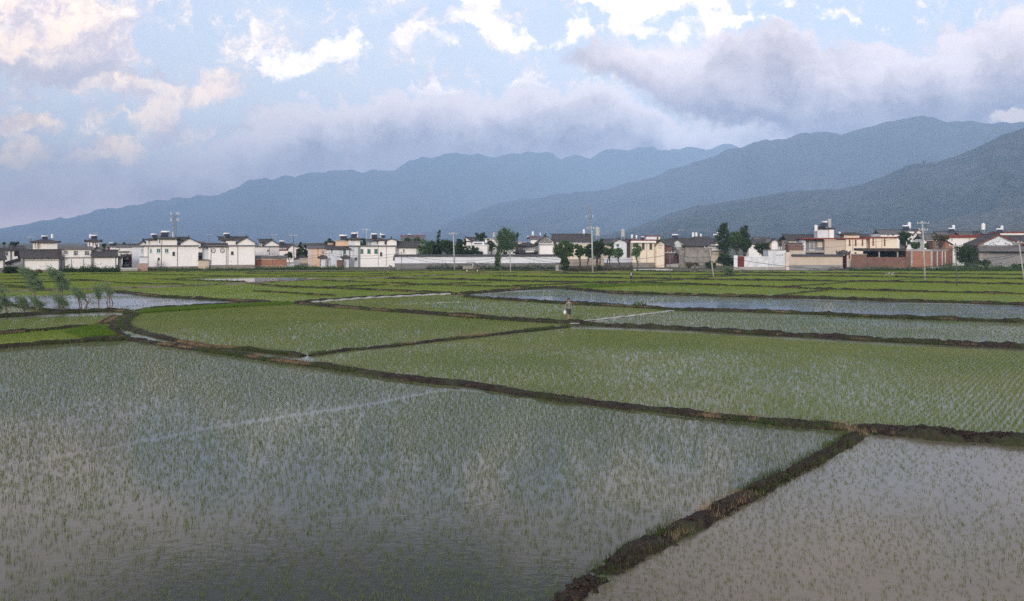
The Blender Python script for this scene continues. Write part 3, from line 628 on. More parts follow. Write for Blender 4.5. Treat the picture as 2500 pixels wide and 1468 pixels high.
def plant_all():
    plant(FLD['F1'], .20, .095, 62, pn(.10, .28, .56, 1, .62, 1), .12, .0100, 6, 'rice_near', seed=1)
    near = pn(.13, .28, .56, 2, .7, 1)
    plant(FLD['F1b'], .205, .085, 62, lambda x, y: near(x, y)*np.clip(.30+(y-15)/14, .55, 1), .115, .0088, 7, 'rice_young', seed=2)
    plant(FLD['F2'], .24, .11, 62, pn(.3, .35, .65, 3, .45, .95), .085, .0085, 7, 'rice_young', seed=3, lean=.9, jit=.4, spread=.025)
    plant(FLD['F3'], .215, .10, -38, pn(.07, .36, .56, 4, .6, 1.0), .135, .0115, 7, 'rice_mid', seed=4)
    plant(FLD['F4'], .22, .15, 40, pn(.08, .35, .60, 5, .6, 1.0), .15, .013, 7, 'rice_mid', seed=5)
    plant(FLD['F5'], .24, .17, 40, pn(.06, .40, .62, 6, .45, .95), .14, .013, 7, 'rice_mid', seed=6)
    plant(FLD['F6'], .32, .15, -38, pn(.07, .40, .64, 7, .35, .85), .13, .011, 6, 'rice_near', seed=7)
    plant(FLD['F7'], .34, .28, 60, lambda x, y: np.clip((fbm(x*.05, y*.09, 8, 4)-.46)*4, 0, .8), .14, .012, 5, 'rice_near', seed=8)
    plant(FLD['F8'], .34, .28, 20, lambda x, y: np.clip((fbm(x*.06, y*.25, 9, 4)-.46)*3.2, 0, .6), .13, .012, 5, 'rice_near', seed=9)
    plant(FLD['F8b'], .3, .25, 20, pn(.2, .3, .6, 10, .6, 1), .16, .012, 5, 'rice_mid', seed=9)
    plant(FLD['F9'], .24, .19, 10, pn(.1, .3, .6, 11, .75, 1), .16, .014, 7, 'rice_mid', seed=10)
    plant(FLD['F10'], .21, .16, 10, pn(.1, .3, .6, 12, .9, 1), .20, .015, 8, 'rice_far', seed=11)
    plant(FLD['F11'], .40, .32, 20, pn(.06, .3, .6, 13, .75, 1), .19, .014, 9, 'rice_far', seed=12, thin=in_pond, extra=.06)
    plant([(160, 814), (200, 806), (250, 800), (265, 808), (288, 826), (210, 831), (185, 822)], .12, .10, 10, pn(.1, .3, .6, 12, 1, 1), .38, .02, 8, 'rice_seedbed', seed=11)
    plant([(328, 768), (332, 760), (430, 754), (600, 745), (700, 741), (722, 745), (600, 751), (450, 760)], .14, .12, 10, pn(.1, .3, .6, 12, 1, 1), .32, .02, 8, 'rice_seedbed', seed=11)
    plant([(1400, 702), (1470, 698), (1560, 695), (1690, 699), (1560, 699), (1440, 704)], .2, .2, 10, pn(.1, .3, .6, 12, 1, 1), .34, .02, 8, 'rice_seedbed', seed=11)
M['bund_grass'] = material('bund_grass', ricefn((.045, .075, .018), (.065, .10, .022), (.12, .11, .05)))
M['straw'] = mottled('straw', (.26, .19, .11), (.16, .12, .07), 3, .9)
def bund_grass():
    P, Hh = [], []; Ps = []
    for L, hw, h, bare, hh in BUNDS:
        n = len(L); seg = np.linalg.norm(L[1:]-L[:-1], axis=1); tot = seg.sum(); dm = L[:, 1].min()
        cnt = int(tot*min(60, 3200/dm)*bare); 
        i = RNG.integers(0, n-1, cnt); t = RNG.uniform(0, 1, cnt)[:, None]; p = L[i]*(1-t)+L[i+1]*t
        T = L[i+1]-L[i]; T /= np.linalg.norm(T, axis=1)[:, None]+1e-9; o = RNG.choice([-1, -1, -1, 1], cnt)*RNG.uniform(.35, 1.25, cnt)*hw
        p = p+np.stack([-T[:, 1], T[:, 0]], -1)*o[:, None]
        k = fbm(p[:, 0]*.35, p[:, 1]*.35, 77, 3) > .44
        sx = p[:, 0]/np.maximum(p[:, 1], 1)*F+1250; k &= (sx > -400) & (sx < 3300)
        q = p[k]; ks = fbm(q[:, 0]*.5, q[:, 1]*.5, 99, 3) > .60
        P.append(q[~ks]); Ps.append(q[ks])
    P = np.vstack(P); Ps = np.vstack(Ps)
    tufts('bund_grass', P, .22, np.maximum(.010, P[:, 1]*.00028), 6, 'bund_grass', .6, .06, .06)
    tufts('dry_straw', Ps, .16, np.maximum(.010, Ps[:, 1]*.00028), 6, 'straw', .9, .07, .10)

def mud_clods():
    """loose lumps of turned mud lying along the nearer bunds, too many to count"""
    oc = np.array([(1, 0, 0), (-1, 0, 0), (0, 1, 0), (0, -1, 0), (0, 0, 1), (0, 0, -1)], float); of = np.array([(0, 2, 4), (2, 1, 4), (1, 3, 4), (3, 0, 4), (2, 0, 5), (1, 2, 5), (3, 1, 5), (0, 3, 5)])
    C, Sz = [], []
    for L, hw, h, bare, hh in BUNDS:
        dm = L[:, 1].min()
        if dm > 75: continue
        seg = np.linalg.norm(L[1:]-L[:-1], axis=1); cnt = int(seg.sum()*(110 if bare < 1 else 45)*min(1, 30/dm)*(.5+hw))
        i = RNG.choice(len(L)-1, cnt, p=seg/seg.sum()); t = RNG.uniform(0, 1, cnt)[:, None]; p = L[i]*(1-t)+L[i+1]*t
        T = L[i+1]-L[i]; T /= np.linalg.norm(T, axis=1)[:, None]+1e-9; o = np.clip(RNG.normal(0, .58, cnt), -1.2, 1.2); hl = hh[i]
        wob = 1+.5*(fbm(p[:, 0]*1.3, p[:, 1]*1.3, 55, 3)-.5)*2
        p = p+np.stack([-T[:, 1], T[:, 0]], -1)*(o*hw*wob)[:, None]
        r = RNG.uniform(.02, .065, cnt)*(.7+.5*(bare < 1)); z = hl*np.clip(1.05-np.abs(o)**2.2, 0, 1)*.95
        ok = hl > .25*h; C.append(np.column_stack([p, z])[ok]); Sz.append(r[ok])
    C = np.vstack(C); Sz = np.concatenate(Sz); n = len(C)
    V = oc[None]*RNG.uniform(.6, 1.3, (n, 6, 1))+RNG.normal(0, .18, (n, 6, 3)); V[:, :, 2] *= .7
    a = RNG.uniform(0, 6.28, n); ca, sa = np.cos(a)[:, None], np.sin(a)[:, None]
    V = np.stack([V[:, :, 0]*ca-V[:, :, 1]*sa, V[:, :, 0]*sa+V[:, :, 1]*ca, V[:, :, 2]], -1)*Sz[:, None, None]+C[:, None, :]
    Fc = (of[None]+np.arange(n)[:, None, None]*6).reshape(-1, 3)
    return tag(link('mud_clods', npmesh('mud_clods', V.reshape(-1, 3), Fc, 3), M['clod']), kind='stuff')
M['clod'] = mottled('clod', (.012, .008, .006), (.034, .021, .014), 7, .8, 0, 0, (.08, .05, .03))
# ================================================================ village
def depth_of(yb): return F*EYE/(yb-YH)
class Bld:
    """one building: an Empty at its front left corner, local x along the front, y to the back, z up; rows and columns of the photo
    give the sizes of its front"""
    def __init__(s, name, label, x0, x1, yb=None, deep=9, d=None, skew=None, cat='house', group=None):
        d = d or depth_of(yb)
        if skew is None: skew = -((x0+x1)/2-1250)/F*(x1-x0)/F*d*(.85 if x0 < 1250 else .35)
        a = Vector((X(x0, d), d)); b = Vector((X(x1, d+skew), d+skew))
        s.a, s.ax = a, (b-a).normalized(); s.w = (b-a).length; s.deep = deep; s.d = d
        s.root = empty(name, (a.x, a.y, 0), math.atan2(s.ax.y, s.ax.x)); tag(s.root, label, cat, group)
        s.x0, s.x1 = x0, x1
    def at(s, px, py=None, off=0.0):
        """photo column and row -> distance along the front and height, on the plane `off` metres behind the front"""
        n = Vector((-s.ax.y, s.ax.x)); o = s.a+n*off; r = Vector(((px-1250)/F, 1))
        t = o.dot(n)/r.dot(n); p = r*t; lx = (p-s.a).dot(s.ax)
        return (lx, EYE-(py-YH)/F*p.y) if py is not None else lx
    def box(s, name, px0, px1, py0, py1, mat, y0=0., y1=None, parent=None, dz=0.0, off=None):
        """box whose front face spans the given columns and rows; y0..y1 is its depth behind the front"""
        off = y0 if off is None else off; xm = (px0+px1)/2
        xa, xb = s.at(px0, off=off) if 0 else s.at(px0, py0, off)[0], s.at(px1, py0, off)[0]
        zt = s.at(xm, py0, off)[1]; zb = 0.0 if py1 is None else s.at(xm, py1, off)[1]
        y1 = s.deep if y1 is None else y1
        return MB().box(xa, xb, y0, y1, zb+dz, zt+dz).build(name, M[mat], parent or s.root)
    def wall(s, ytop, mat='whitewash', px0=None, px1=None, y0=0, y1=None, name='wall', ybot=None):
        return s.box(name, px0 if px0 is not None else s.x0, px1 if px1 is not None else s.x1, ytop, ybot, mat, y0, y1)
    def plinth(s, ytop, mat='stone_block', px0=None, px1=None):
        xa = 0 if px0 is None else s.at(px0); xb = s.w if px1 is None else s.at(px1)
        return MB().box(xa-.05, xb+.05, -.06, s.deep+.05, -.1, s.at(s.x0, ytop)[1]).build('plinth', M[mat], s.root)
    def slab(s, ytop, ybot, mat='grey_trim', px0=None, px1=None, over=.45, y0=0, y1=None, name='roof', parent=None):
        px0 = s.x0 if px0 is None else px0; px1 = s.x1 if px1 is None else px1; xm = (px0+px1)/2; y1 = s.deep if y1 is None else y1
        z1, z0 = s.at(xm, ytop, y0)[1], s.at(xm, ybot, y0)[1]; xa, xb = s.at(px0, off=y0), s.at(px1, off=y0)
        m = MB().box(xa-over, xb+over, y0-over, y1+over, z0, z0+(z1-z0)*.55)
        m.box(xa-over*.5, xb+over*.5, y0-over*.5, y1+over*.5, z0+(z1-z0)*.5, z1)
        return m.build(name, M[mat], parent or s.root)
    def hip(s, px0, px1, ytop, yeave, y0, y1, mat='roof_tile', over=.7, name='roof', flare=.28, parent=None, flat=.35):
        """hipped roof with lifted corners"""
        xa, xb = s.at(px0, off=y0)-over, s.at(px1, off=y0)+over; ya, yb = y0-over, y1+over; xm = (px0+px1)/2
        ze, zt = s.at(xm, yeave, y0)[1], s.at(xm, ytop, y0)[1]; w, dp = xb-xa, yb-ya; i = min(w, dp)*.5*(1-flat)
        th = .16
        def ring(x0, x1, y0_, y1_, zc, zm, n=6):
            pts = []
            cs = [(x0, y0_), (x1, y0_), (x1, y1_), (x0, y1_)]
            for k in range(4):
                p, q = cs[k], cs[(k+1) % 4]
                for t in range(n):
                    u = t/n; e = abs(2*u-1)**3; pts.append((p[0]+(q[0]-p[0])*u, p[1]+(q[1]-p[1])*u, zm+(zc-zm)*e))
            return pts
        r0 = ring(xa, xb, ya, yb, ze+flare-th, ze-th); r1 = ring(xa, xb, ya, yb, ze+flare, ze)
        r2 = ring(xa+i*.5, xb-i*.5, ya+i*.5, yb-i*.5, ze+(zt-ze)*.42+flare*.1, ze+(zt-ze)*.42); r3 = ring(xa+i, xb-i, ya+i, yb-i, zt, zt)
        n = len(r0); m = MB(); vs = r0+r1+r2+r3; fs = [tuple(range(n)), tuple(range(4*n-1, 3*n-1, -1))]
        for L in range(3): fs += [(L*n+k, L*n+(k+1) % n, (L+1)*n+(k+1) % n, (L+1)*n+k) for k in range(n)]
        m.add(vs, fs); return m.build(name, M[mat], parent or s.root)
    def ridge_roof(s, px0, px1, yridge, yeave, y0, y1, mat='roof_tile', over=.5, end=.4, name='roof', sag=.25, trim=None, parent=None):
        """tiled roof with its ridge along the front; slightly hollow slopes"""
        xa, xb = s.at(px0, off=y0)-end, s.at(px1, off=y0)+end; xm = (px0+px1)/2
        ze = s.at(xm, yeave, y0-over)[1]; ym = (y0+y1)/2; zr = s.at(xm, yridge, ym)[1]; th = .2
        prof = []
        for k in range(6):
            t = k/5; prof.append((y0-over+(ym-y0+over)*t, ze+(zr-ze)*t-sag*math.sin(t*math.pi)*(zr-ze)*.35))
        back = [(2*ym-y, z) for y, z in reversed(prof[:-1])]; top = prof+back
        m = MB().poly([(y, z) for y, z in top]+[(y, z-th) for y, z in reversed(top)], 'x', xa, xb)
        r = m.build(name, M[mat], parent or s.root)
        rc = MB().box(xa-.05, xb+.05, ym-.16, ym+.16, zr-.05, zr+.22)
        for xx, sg in ((xa, -1), (xb, 1)): rc.poly([(xx, zr+.0), (xx+sg*.45, zr+.5), (xx+sg*.40, zr+.16), (xx, zr-.12)], 'y', ym-.12, ym+.12)
        rc.build('ridge_cap', M[trim or 'dark_trim'], r); return r
    def gable(s, px0, px1, pxa, yapex, yeave, y0, y1, wall='whitewash', roof='roof_tile', over=.45, front=.35, ybot=None, th=.22, name='gable_wall', rname='roof', rim='dark_trim'):
        """block whose gable end faces the front: a pentagon wall and two roof slopes running back"""
        xl, xr = s.at(px0, off=y0), s.at(px1, off=y0); xp, zp = s.at(pxa, yapex, y0); ze = s.at((px0+px1)/2, yeave, y0)[1]
        zb = 0 if ybot is None else s.at(px0, ybot, y0)[1]
        g = MB().poly([(xl, zb), (xr, zb), (xr, ze), (xp, zp-th), (xl, ze)], 'y', y0, y1).build(name, M[wall], s.root)
        def slope(xe, sg):
            k = (zp-th-ze)/abs(xp-xe)
            oe = (xe+sg*over, ze-over*k)
            mid = ((oe[0]+xp)/2, (oe[1]+zp-th)/2-abs(xp-xe)*.03+.03)
            return [(xp, zp-th+.02), mid if 0 else oe, (oe[0], oe[1]+th), (xp, zp+.02)]
        m = MB(); m.poly(slope(xl, -1), 'y', y0-front, y1+front); m.poly(slope(xr, 1), 'y', y0-front, y1+front)
        r = m.build(rname, M[roof], s.root)
        c = MB().box(xp-.14, xp+.14, y0-front-.05, y1+front, zp+.0, zp+.2); c.poly([(y0-front, zp+.05), (y0-front-.4, zp+.5), (y0-front-.3, zp+.15)], 'x', xp-.1, xp+.1)
        for sl in (slope(xl, -1), slope(xr, 1)):
            (x1_, z1_), (x0_, z0_) = sl[0], sl[1]
            c.poly([(x0_, z0_-.03), (x1_, z1_-.03), (x1_, z1_+.2), (x0_, z0_+.2)], 'y', y0-front-.06, y0-front-.003)
        c.build('ridge_cap', M[rim], r); return g
    def window(s, px0, px1, py0, py1, glass='glass_dark', frame='frame_white', off=0.0, mull=1, name='window', parent=None, sill=True, thick=.07):
        (xa, za), (xb, zb) = s.at(px0, py1, off), s.at(px1, py0, off); m = MB(); t = thick; y = off-.05
        m.box(xa, xb, y, off+.02, za, za+t); m.box(xa, xb, y, off+.02, zb-t, zb); m.box(xa, xa+t, y, off+.02, za+t, zb-t); m.box(xb-t, xb, y, off+.02, za+t, zb-t)
        for k in range(mull): xm = xa+(xb-xa)*(k+1)/(mull+1); m.box(xm-t*.4, xm+t*.4, y+.01, off+.02, za+t, zb-t)
        if mull and zb-za > 1.0: zm = za+(zb-za)*.66; m.box(xa+t, xb-t, y+.012, off+.02, zm-t*.35, zm+t*.35)
        if sill: m.box(xa-.08, xb+.08, y-.07, off+.02, za-.08, za-.003)
        w = m.build(name, M[frame], parent or s.root); MB().box(xa+t*.6, xb-t*.6, off-.02, off+.01, za+t*.6, zb-t*.6).build('pane', M[glass], w); return w
    def door(s, px0, px1, py0, py1, mat='red_door', off=0.0, frame='timber', name='door'):
        xa, zb = s.at(px0, py0, off); xb, za = s.at(px1, py1, off) if py1 else (s.at(px1, off=off), 0)
        d = MB().box(xa, xb, off-.04, off+.02, za, zb).build(name, M[mat], s.root)
        f = MB().box(xa-.12, xa, off-.09, off+.02, za, zb+.12).box(xb, xb+.12, off-.09, off+.02, za, zb+.12).box(xa, xb, off-.085, off+.02, zb, zb+.12); f.build('frame', M[frame], d); return d
    def lines(s, cols, ytop, ybot, off=0.0, mat='grey_trim', name='downpipe', w=.05):
        for c in cols:
            (x, zt), (_, zb) = s.at(c, ytop, off), s.at(c, ybot, off); MB().tube((x, off-.06, max(zb, 0)), (x, off-.06, zt), w, n=6).build(name, M[mat], s.root)
def chimney(b, px, y0p, y1p, off, wpx=3.5, mat='concrete'):
    return b.box('chimney', px-wpx/2, px+wpx/2, y0p, y1p, mat, off, off+.55)
def low_wall(name, label, x0, x1, ybl, ytop, mat, yb2=None, cap=None, capmat='dark_trim', base=None, basemat='stone_block', thick=.35, cat='wall', skew=0, ytop2=None, d=None):
    b = Bld(name, label, x0, x1, ybl, thick, skew=skew, cat=cat, d=d); b.wall(ytop, mat)
    if base: b.plinth(base, basemat)
    if cap:
        z0, z1 = b.at(x0, ytop)[1], b.at(x0, cap)[1]
        MB().poly([(-.35, z0), (thick+.35, z0), (thick+.3, z0+.1), (thick/2, z1), (-.3, z0+.1)], 'x', -.2, b.w+.2).build('coping', M[capmat], b.root)
    return b
HS = {}
# ---- far left group
b = Bld('house', 'tile-roofed house cut off by the left edge of the picture', -90, 11, 669, 7); b.wall(633); b.plinth(656, 'grey_stone'); b.ridge_roof(-90, 11, 608, 633, 0, 7)
b.box('corner_pier', 8, 12.5, 633, 669, 'grey_trim', -.05, .5)
b = Bld('house', 'low flat-roofed house with an open dark porch behind the leftmost dark bush', -24, 50, d=200, deep=8); b.wall(612.5); b.slab(606.5, 612.5, 'dark_trim')
b.window(9, 20, 614, 625, mull=1); b.door(36, 46, 613, 626, 'dark_void'); b.box('corner_pier', 25, 29, 612.5, None, 'grey_trim', -.08, .3)  # dark panel stands in for the shade of the open doorway
b = Bld('yard_wall', 'white yard wall with a sloping tiled top behind the leftmost dark bush', 14, 57, 663, .35, cat='wall')
(xa, za), (xb, zb) = b.at(14, 646), b.at(57, 634)
MB().poly([(0, 0), (b.w, 0), (b.w, zb), (0, za)], 'y', 0, .35).build('wall', M['whitewash'], b.root)
MB().poly([(-.2, za), (b.w*.35, za), (b.w*.35, za+.35), (b.w+.1, zb), (b.w+.1, zb+.55), (b.w*.35, za+.95), (-.2, za+.5)], 'y', -.3, .65).build('coping', M['roof_tile'], b.root)
b = Bld('house', 'single-storey white house under a broad dark tile roof with painted frieze', 56, 146, 666, 7); b.wall(629); b.plinth(659.5, 'stone_block'); b.ridge_roof(57, 145, 611, 629.5, 0, 8, end=.6)
b.box('corner_pier', 55, 59, 629, 660, 'grey_trim', -.12, .4); b.box('corner_pier', 143.5, 148, 629, 660, 'grey_trim', -.12, .4)
b.box('frieze', 60, 143, 635.8, 637.2, 'grey_trim', -.03, .1)
for q in (76, 82, 100, 118, 124, 131): b.box('frieze_painting', q, q+3, 632, 634, 'grey_render', -.015, .05)
b.box('side_wall', 148, 155, 634, None, 'grey_stone', .2, 5)
HS['tower_left'] = b = Bld('house', 'white upper-storey block with a flared hip roof behind the broad dark tile roof', 85, 140, d=186, deep=7); b.wall(591.5); b.hip(85, 140, 584.5, 591.5, 0, 7)
b.box('corner_pier', 90, 98, 592, 607, 'beige_or_shaded_cream', -.06, .5); b.lines([86, 93], 592, 607)
b = Bld('house', 'two-storey white house with three barred windows over a painted band', 155, 225, 664, 8); b.wall(609); b.plinth(656, 'grey_stone'); b.slab(602, 609, 'grey_trim', over=.5)
for q in ((158, 166, 612, 622), (179, 190.5, 612, 624), (206, 218, 612, 624)): b.window(*q, mull=2)
b.box('band', 156, 224, 628, 629.6, 'grey_trim', -.03, .1); b.box('band', 156, 224, 630.6, 631.4, 'grey_trim', -.03, .1); b.lines([174, 203.5], 632, 656, w=.04)
for q in (155, 222): b.box('corner_pier', q, q+3.4, 609, 657, 'grey_render', -.09, .4)
for q in (160, 168, 176, 184, 192, 200, 208, 216): b.box('band_painting', q, q+3.5, 628.2, 631, 'grey_render', -.045, .02)
b = Bld('house', 'low white wing with a grey tile roof and a high gable at its left end', 227, 284, 664, 8); b.wall(626); b.plinth(655, 'grey_stone'); b.ridge_roof(228, 284, 612, 626.5, 0, 7)
b.gable(226, 254, 237, 600.5, 617, 3, 8, ybot=626, wall='grey_render')
for q in (226, 281): b.box('corner_pier', q, q+3.4, 626, 656, 'grey_render', -.09, .4)
b.box('band', 230, 281, 628, 629, 'grey_trim', -.03, .1)
HS['tower_mid'] = b = Bld('house', 'small white lookout storey with an upswept roof above the low white wing', 215, 242, d=188, deep=4.5); b.wall(589.5); b.hip(215, 242, 584, 589.5, 0, 4.5, flare=.45)
b.lines([218, 227, 233], 590, 600, w=.07)
HS['far_a'] = b = Bld('house', 'small white house with a dark left side showing over the low white wing', 262, 283, d=235, deep=7); b.wall(603.5); b.slab(600.5, 603.5); b.box('corner_pier', 262, 268, 603.6, 611, 'red_trim', -.05, .2)
b = Bld('house', 'long low white house behind the dark truck', 283, 338, d=222, deep=8); b.wall(604.5); b.slab(600, 604.5, 'grey_trim'); b.box('awning', 285, 315, 612.5, 615, 'concrete', -1.0, 0); b.window(307, 309.5, 615, 622)
# gate and terrace
b = Bld('village_gate', 'ornate gate with curled double roof and red pillars beside the dark truck', 288, 338, 656, 3, cat='gate')
b.box('side_wall', 289, 298, 628, None, 'whitewash', .5, 1); b.hip(287, 299, 624.5, 628.5, .3, 1.2, flare=.4)
for q in (288, 318.5, 332): b.box('pillar', q, q+2.8, 626, None, 'red_door', 0, .45)
b.box('panel', 303, 315, 624.5, 634, 'whitewash_cool_or_shaded', 1.2, 1.5); b.hip(302, 316, 620.5, 625, .8, 2, flare=.55, name='upper_roof'); b.hip(318, 336, 619.5, 625, .5, 2.4, flare=.55, name='upper_roof'); b.box('inner_wall', 299, 338, 627, None, 'dark_void', 2.4, 2.9)
b = Bld('terrace', 'grey concrete terrace carrying the dark truck', 293, 336, 663, 6.5, cat='terrace'); b.box('deck', 293, 336, 655.4, None, 'concrete', 0, 6.3); b.box('edge', 293, 336, 655.0, 656.2, 'frame_white', -.04, .3)
b = Bld('brick_wall', 'pale brick wall stub at the left corner of the tall white house', 336, 360.5, 662, 1.2, cat='wall'); b.wall(643, 'pale_brick'); b.box('top_block', 340, 359.5, 628, 643, 'whitewash_cool_or_shaded', .2, 1.1); b.slab(627, 628.2, 'grey_trim', 340, 360, .12, .2, 1.1, 'coping')
# ---- tall white house A
HS['A'] = b = Bld('house', 'tall white house with three green-glazed windows and stepped rooftop rooms', 352, 484, 660, 11); b.wall(601.5); b.plinth(651.5); b.slab(598.8, 601.5, 'grey_trim')
b.wall(603.5, 'whitewash_cool_or_shaded', 322, 352, 3.5, 10, 'shaded_side_wall'); b.slab(599.5, 603.5, 'grey_trim', 322, 352, .3, 3.5, 10, 'wing_roof')  # left side face, its shade put into the bluish white
for q in ((365, 371, 607, 618.5), (382, 392, 607, 618), (402, 411.5, 607, 618)): b.window(*q, glass='glass_green', mull=1)
b.window(421, 427, 615, 624, mull=1, frame='dark_trim'); b.window(385, 390, 629.5, 635, mull=0, frame='dark_trim'); b.window(345, 348.6, 607, 618.5, glass='glass_green', off=3.5, mull=0)
b.lines([361.5, 394, 433], 603, 651); b.lines([385.5], 636, 650, mat='straw', w=.07)
b.wall(585, 'whitewash', 357, 384, 2, 7, 'rooftop_room', 599); b.hip(357, 384, 582, 585, 2, 7, flare=.15); b.window(362, 366, 587, 596, off=2, mull=0)
b.wall(582.5, 'whitewash', 384.5, 432, 1, 7.5, 'rooftop_room', 599); b.hip(384.5, 432, 578.5, 582.7, 1, 7.5, flare=.2); b.window(387.5, 391.5, 584, 595, off=1, mull=0); b.lines([395], 583, 599, off=1)
b.gable(441, 484, 461, 580, 593, .5, 9, ybot=601.5); b.ridge_roof(433, 456, 580.5, 586, 3.5, 8, over=.3, end=.1); b.box('rooftop_room', 433, 443, 586, 601, 'whitewash_cool_or_shaded', 3.5, 8); b.window(436, 439, 589, 595, off=3.5, mull=0)
b.gable(337, 358, 343+6, 587, 598, 4.5, 9.5, ybot=603)
chimney(b, 388, 571.5, 579, 5, 3); chimney(b, 391.5, 570.5, 579, 5, 2.6); chimney(b, 422, 566, 579, 3, 1.8, 'whitewash')
b = Bld('house', 'narrow white house glimpsed in the gap between the two tall white houses', 474, 498, d=236, deep=8); b.wall(593); b.slab(589, 593); b.box('balcony', 480, 498, 602.5, 604.5, 'grey_trim', -1, 0)
b = Bld('yard_wall', 'beige rendered yard wall with dark coping between the tall white houses', 484, 510, 658.5, .4, cat='wall'); b.wall(636, 'beige_or_shaded_cream'); b.slab(634, 636, 'dark_trim', over=.15, name='coping')
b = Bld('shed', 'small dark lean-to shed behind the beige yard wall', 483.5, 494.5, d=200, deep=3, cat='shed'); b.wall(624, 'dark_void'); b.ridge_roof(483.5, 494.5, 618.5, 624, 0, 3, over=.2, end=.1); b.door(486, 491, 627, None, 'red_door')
# ---- tall white house B
HS['B'] = b = Bld('house', 'tall white house with two octagonal windows and a right-hand rooftop gable', 509, 622, 658, 11); b.wall(601); b.plinth(647.5, 'stone_block'); b.slab(598.6, 601, 'grey_trim')
b.wall(602.5, 'whitewash_cool_or_shaded', 494, 509, 1.2, 8, 'shaded_side_wall'); b.ridge_roof(493, 552, 595.8, 601.5, -.2, 3.5, over=.3, end=.3, name='front_roof')  # cooler white block is the left side face with shade in its colour
for q in ((516.5, 526, 606.5, 617.8), (538, 548, 606.5, 617.8)):
    (xa, za), (xb, zb) = b.at(q[0], q[3]), b.at(q[1], q[2]); c = .26
    o = lambda g: [(xa+c, za-g), (xb-c, za-g), (xb+g, za+c), (xb+g, zb-c), (xb-c, zb+g), (xa+c, zb+g), (xa-g, zb-c), (xa-g, za+c)]
    w = MB().poly(o(0.04), 'y', -.06, .02).build('window', M['grey_trim'], b.root); p = MB().poly([(x*.8+(xa+xb)/2*.2, z*.8+(za+zb)/2*.2) for x, z in o(0)], 'y', -.075, -.05).build('pane', M['frame_white'], w)
    bars = MB(); [bars.box(xa+.1, xb-.1, -.09, -.07, za+.15+k*.17, za+.19+k*.17) for k in range(5)]; bars.build('bars', M['dark_trim'], w)
b.window(564, 570, 614, 622, mull=1, frame='dark_trim'); b.window(556, 557.8, 606, 609, mull=0, sill=False, frame='dark_trim', thick=.03); b.window(563.5, 565, 638, 640, mull=0, sill=False, frame='dark_trim', thick=.03)
b.lines([515, 552.5, 556.5, 580.5], 602, 647)
b.wall(585.5, 'whitewash', 552, 577, 1.5, 7, 'rooftop_room', 599); b.wall(585.5, 'whitewash_cool_or_shaded', 540, 552, 2.5, 7, 'rooftop_room', 599); b.ridge_roof(538, 598, 579.5, 585.5, 1.5, 8, over=.4, end=.5); b.window(545, 548, 588, 594, off=2.5, mull=0)  # bluish left room block has its shade in the colour
b.gable(580, 622, 601, 578.5, 593, .5, 9, ybot=601); b.window(575.8, 580, 590, 595, off=.9, mull=0, frame='dark_trim')
chimney(b, 557.5, 567.5, 580, 4, 4.2)
# ---- white house C and brick wall
HS['C'] = b = Bld('house', 'white house with an open attic loggia and a right-hand gable above the red brick wall', 623, 681, d=206, deep=10); b.wall(603); b.slab(601, 603, 'grey_trim')
b.wall(591, 'whitewash', 634, 646, 2, 7, 'rooftop_room', 601); b.ridge_roof(634, 661, 585.3, 590.5, 1.5, 7, over=.4, end=.3); b.gable(645.5, 681, 662, 585.3, 598, .4, 9, ybot=601.5)
for q in ((635.5, 637), (639, 641), (642.5, 645)): b.window(q[0], q[1], 592.5, 600, off=2, mull=0, sill=False, frame='timber', thick=.04)
b.window(652.5, 656, 610, 612.8, mull=0, frame='dark_trim', thick=.04); b.lines([658], 604, 624)
b = low_wall('brick_wall', 'long red brick wall with a grey tiled top below the loggia house', 622, 699, 656, 634, 'red_brick', base=648, basemat='pale_brick')
b.box('render_band', 621.5, 699.5, 630.8, 634, 'pink_plaster', -.03, .38); MB().poly([(-.5, b.at(622, 630.8)[1]), (.9, b.at(622, 630.8)[1]), (.9, b.at(622, 630)[1]), (.6, b.at(622, 624)[1]), (-.5, b.at(622, 629.6)[1])], 'x', -.2, b.w+.2).build('coping', M['roof_tile_pale'], b.root)
HS['D'] = b = Bld('house', 'white gabled house with a pale windowed veranda behind the round tree', 681, 727, d=245, deep=9); b.wall(612, px1=707, y0=1.5); b.slab(609, 612, 'red_trim', 681, 707, .3, 1.5, 8, 'veranda_roof')
b.wall(601, 'whitewash_cool_or_shaded', 682, 706, 3.5, 9, 'upper_wall', 610); b.ridge_roof(682, 706, 596.5, 601.5, 3.2, 9); b.gable(704, 727, 713, 597.5, 606, 0, 9)
for q in range(5): b.window(684+q*4.4, 687.4+q*4.4, 602.5, 608, off=3.5, mull=0, sill=False)
b = low_wall('yard_wall', 'low white wall under the round tree at the end of the red brick wall', 700, 718, 652, 643.5, 'whitewash')
b = Bld('house', 'white house with a dark gateway half hidden by two pointed conifers', 722, 753, d=238, deep=8); b.wall(604); b.slab(600.5, 604); b.box('porch_roof', 722, 742, 608.5, 610.5, 'red_trim', -1, 0); b.door(724, 727, 611, None, 'red_door')
b = Bld('gatehouse', 'low dark hipped gate roof under the pointed conifers', 722, 753, 650, 4, cat='gate'); b.wall(634, 'dark_brick', 725, 752); b.hip(724, 751, 624, 634, 0, 4, flare=.3)
b = Bld('shed', 'small white block hut left of the beige stone-footed wall', 718, 731, 650.5, 3, cat='shed'); b.wall(634, 'whitewash_cool_or_shaded'); b.plinth(647.5, 'grey_stone'); b.slab(633.2, 634.2, 'concrete', over=.08)
b = Bld('yard_wall', 'beige yard wall with a grey stone foot in front of the pink house', 731, 782, 651, 1, cat='wall'); b.wall(631.5, 'beige_or_shaded_cream'); b.plinth(643, 'grey_stone', 732, 764); b.slab(630.5, 631.5, 'pink_plaster', over=.1, name='coping')
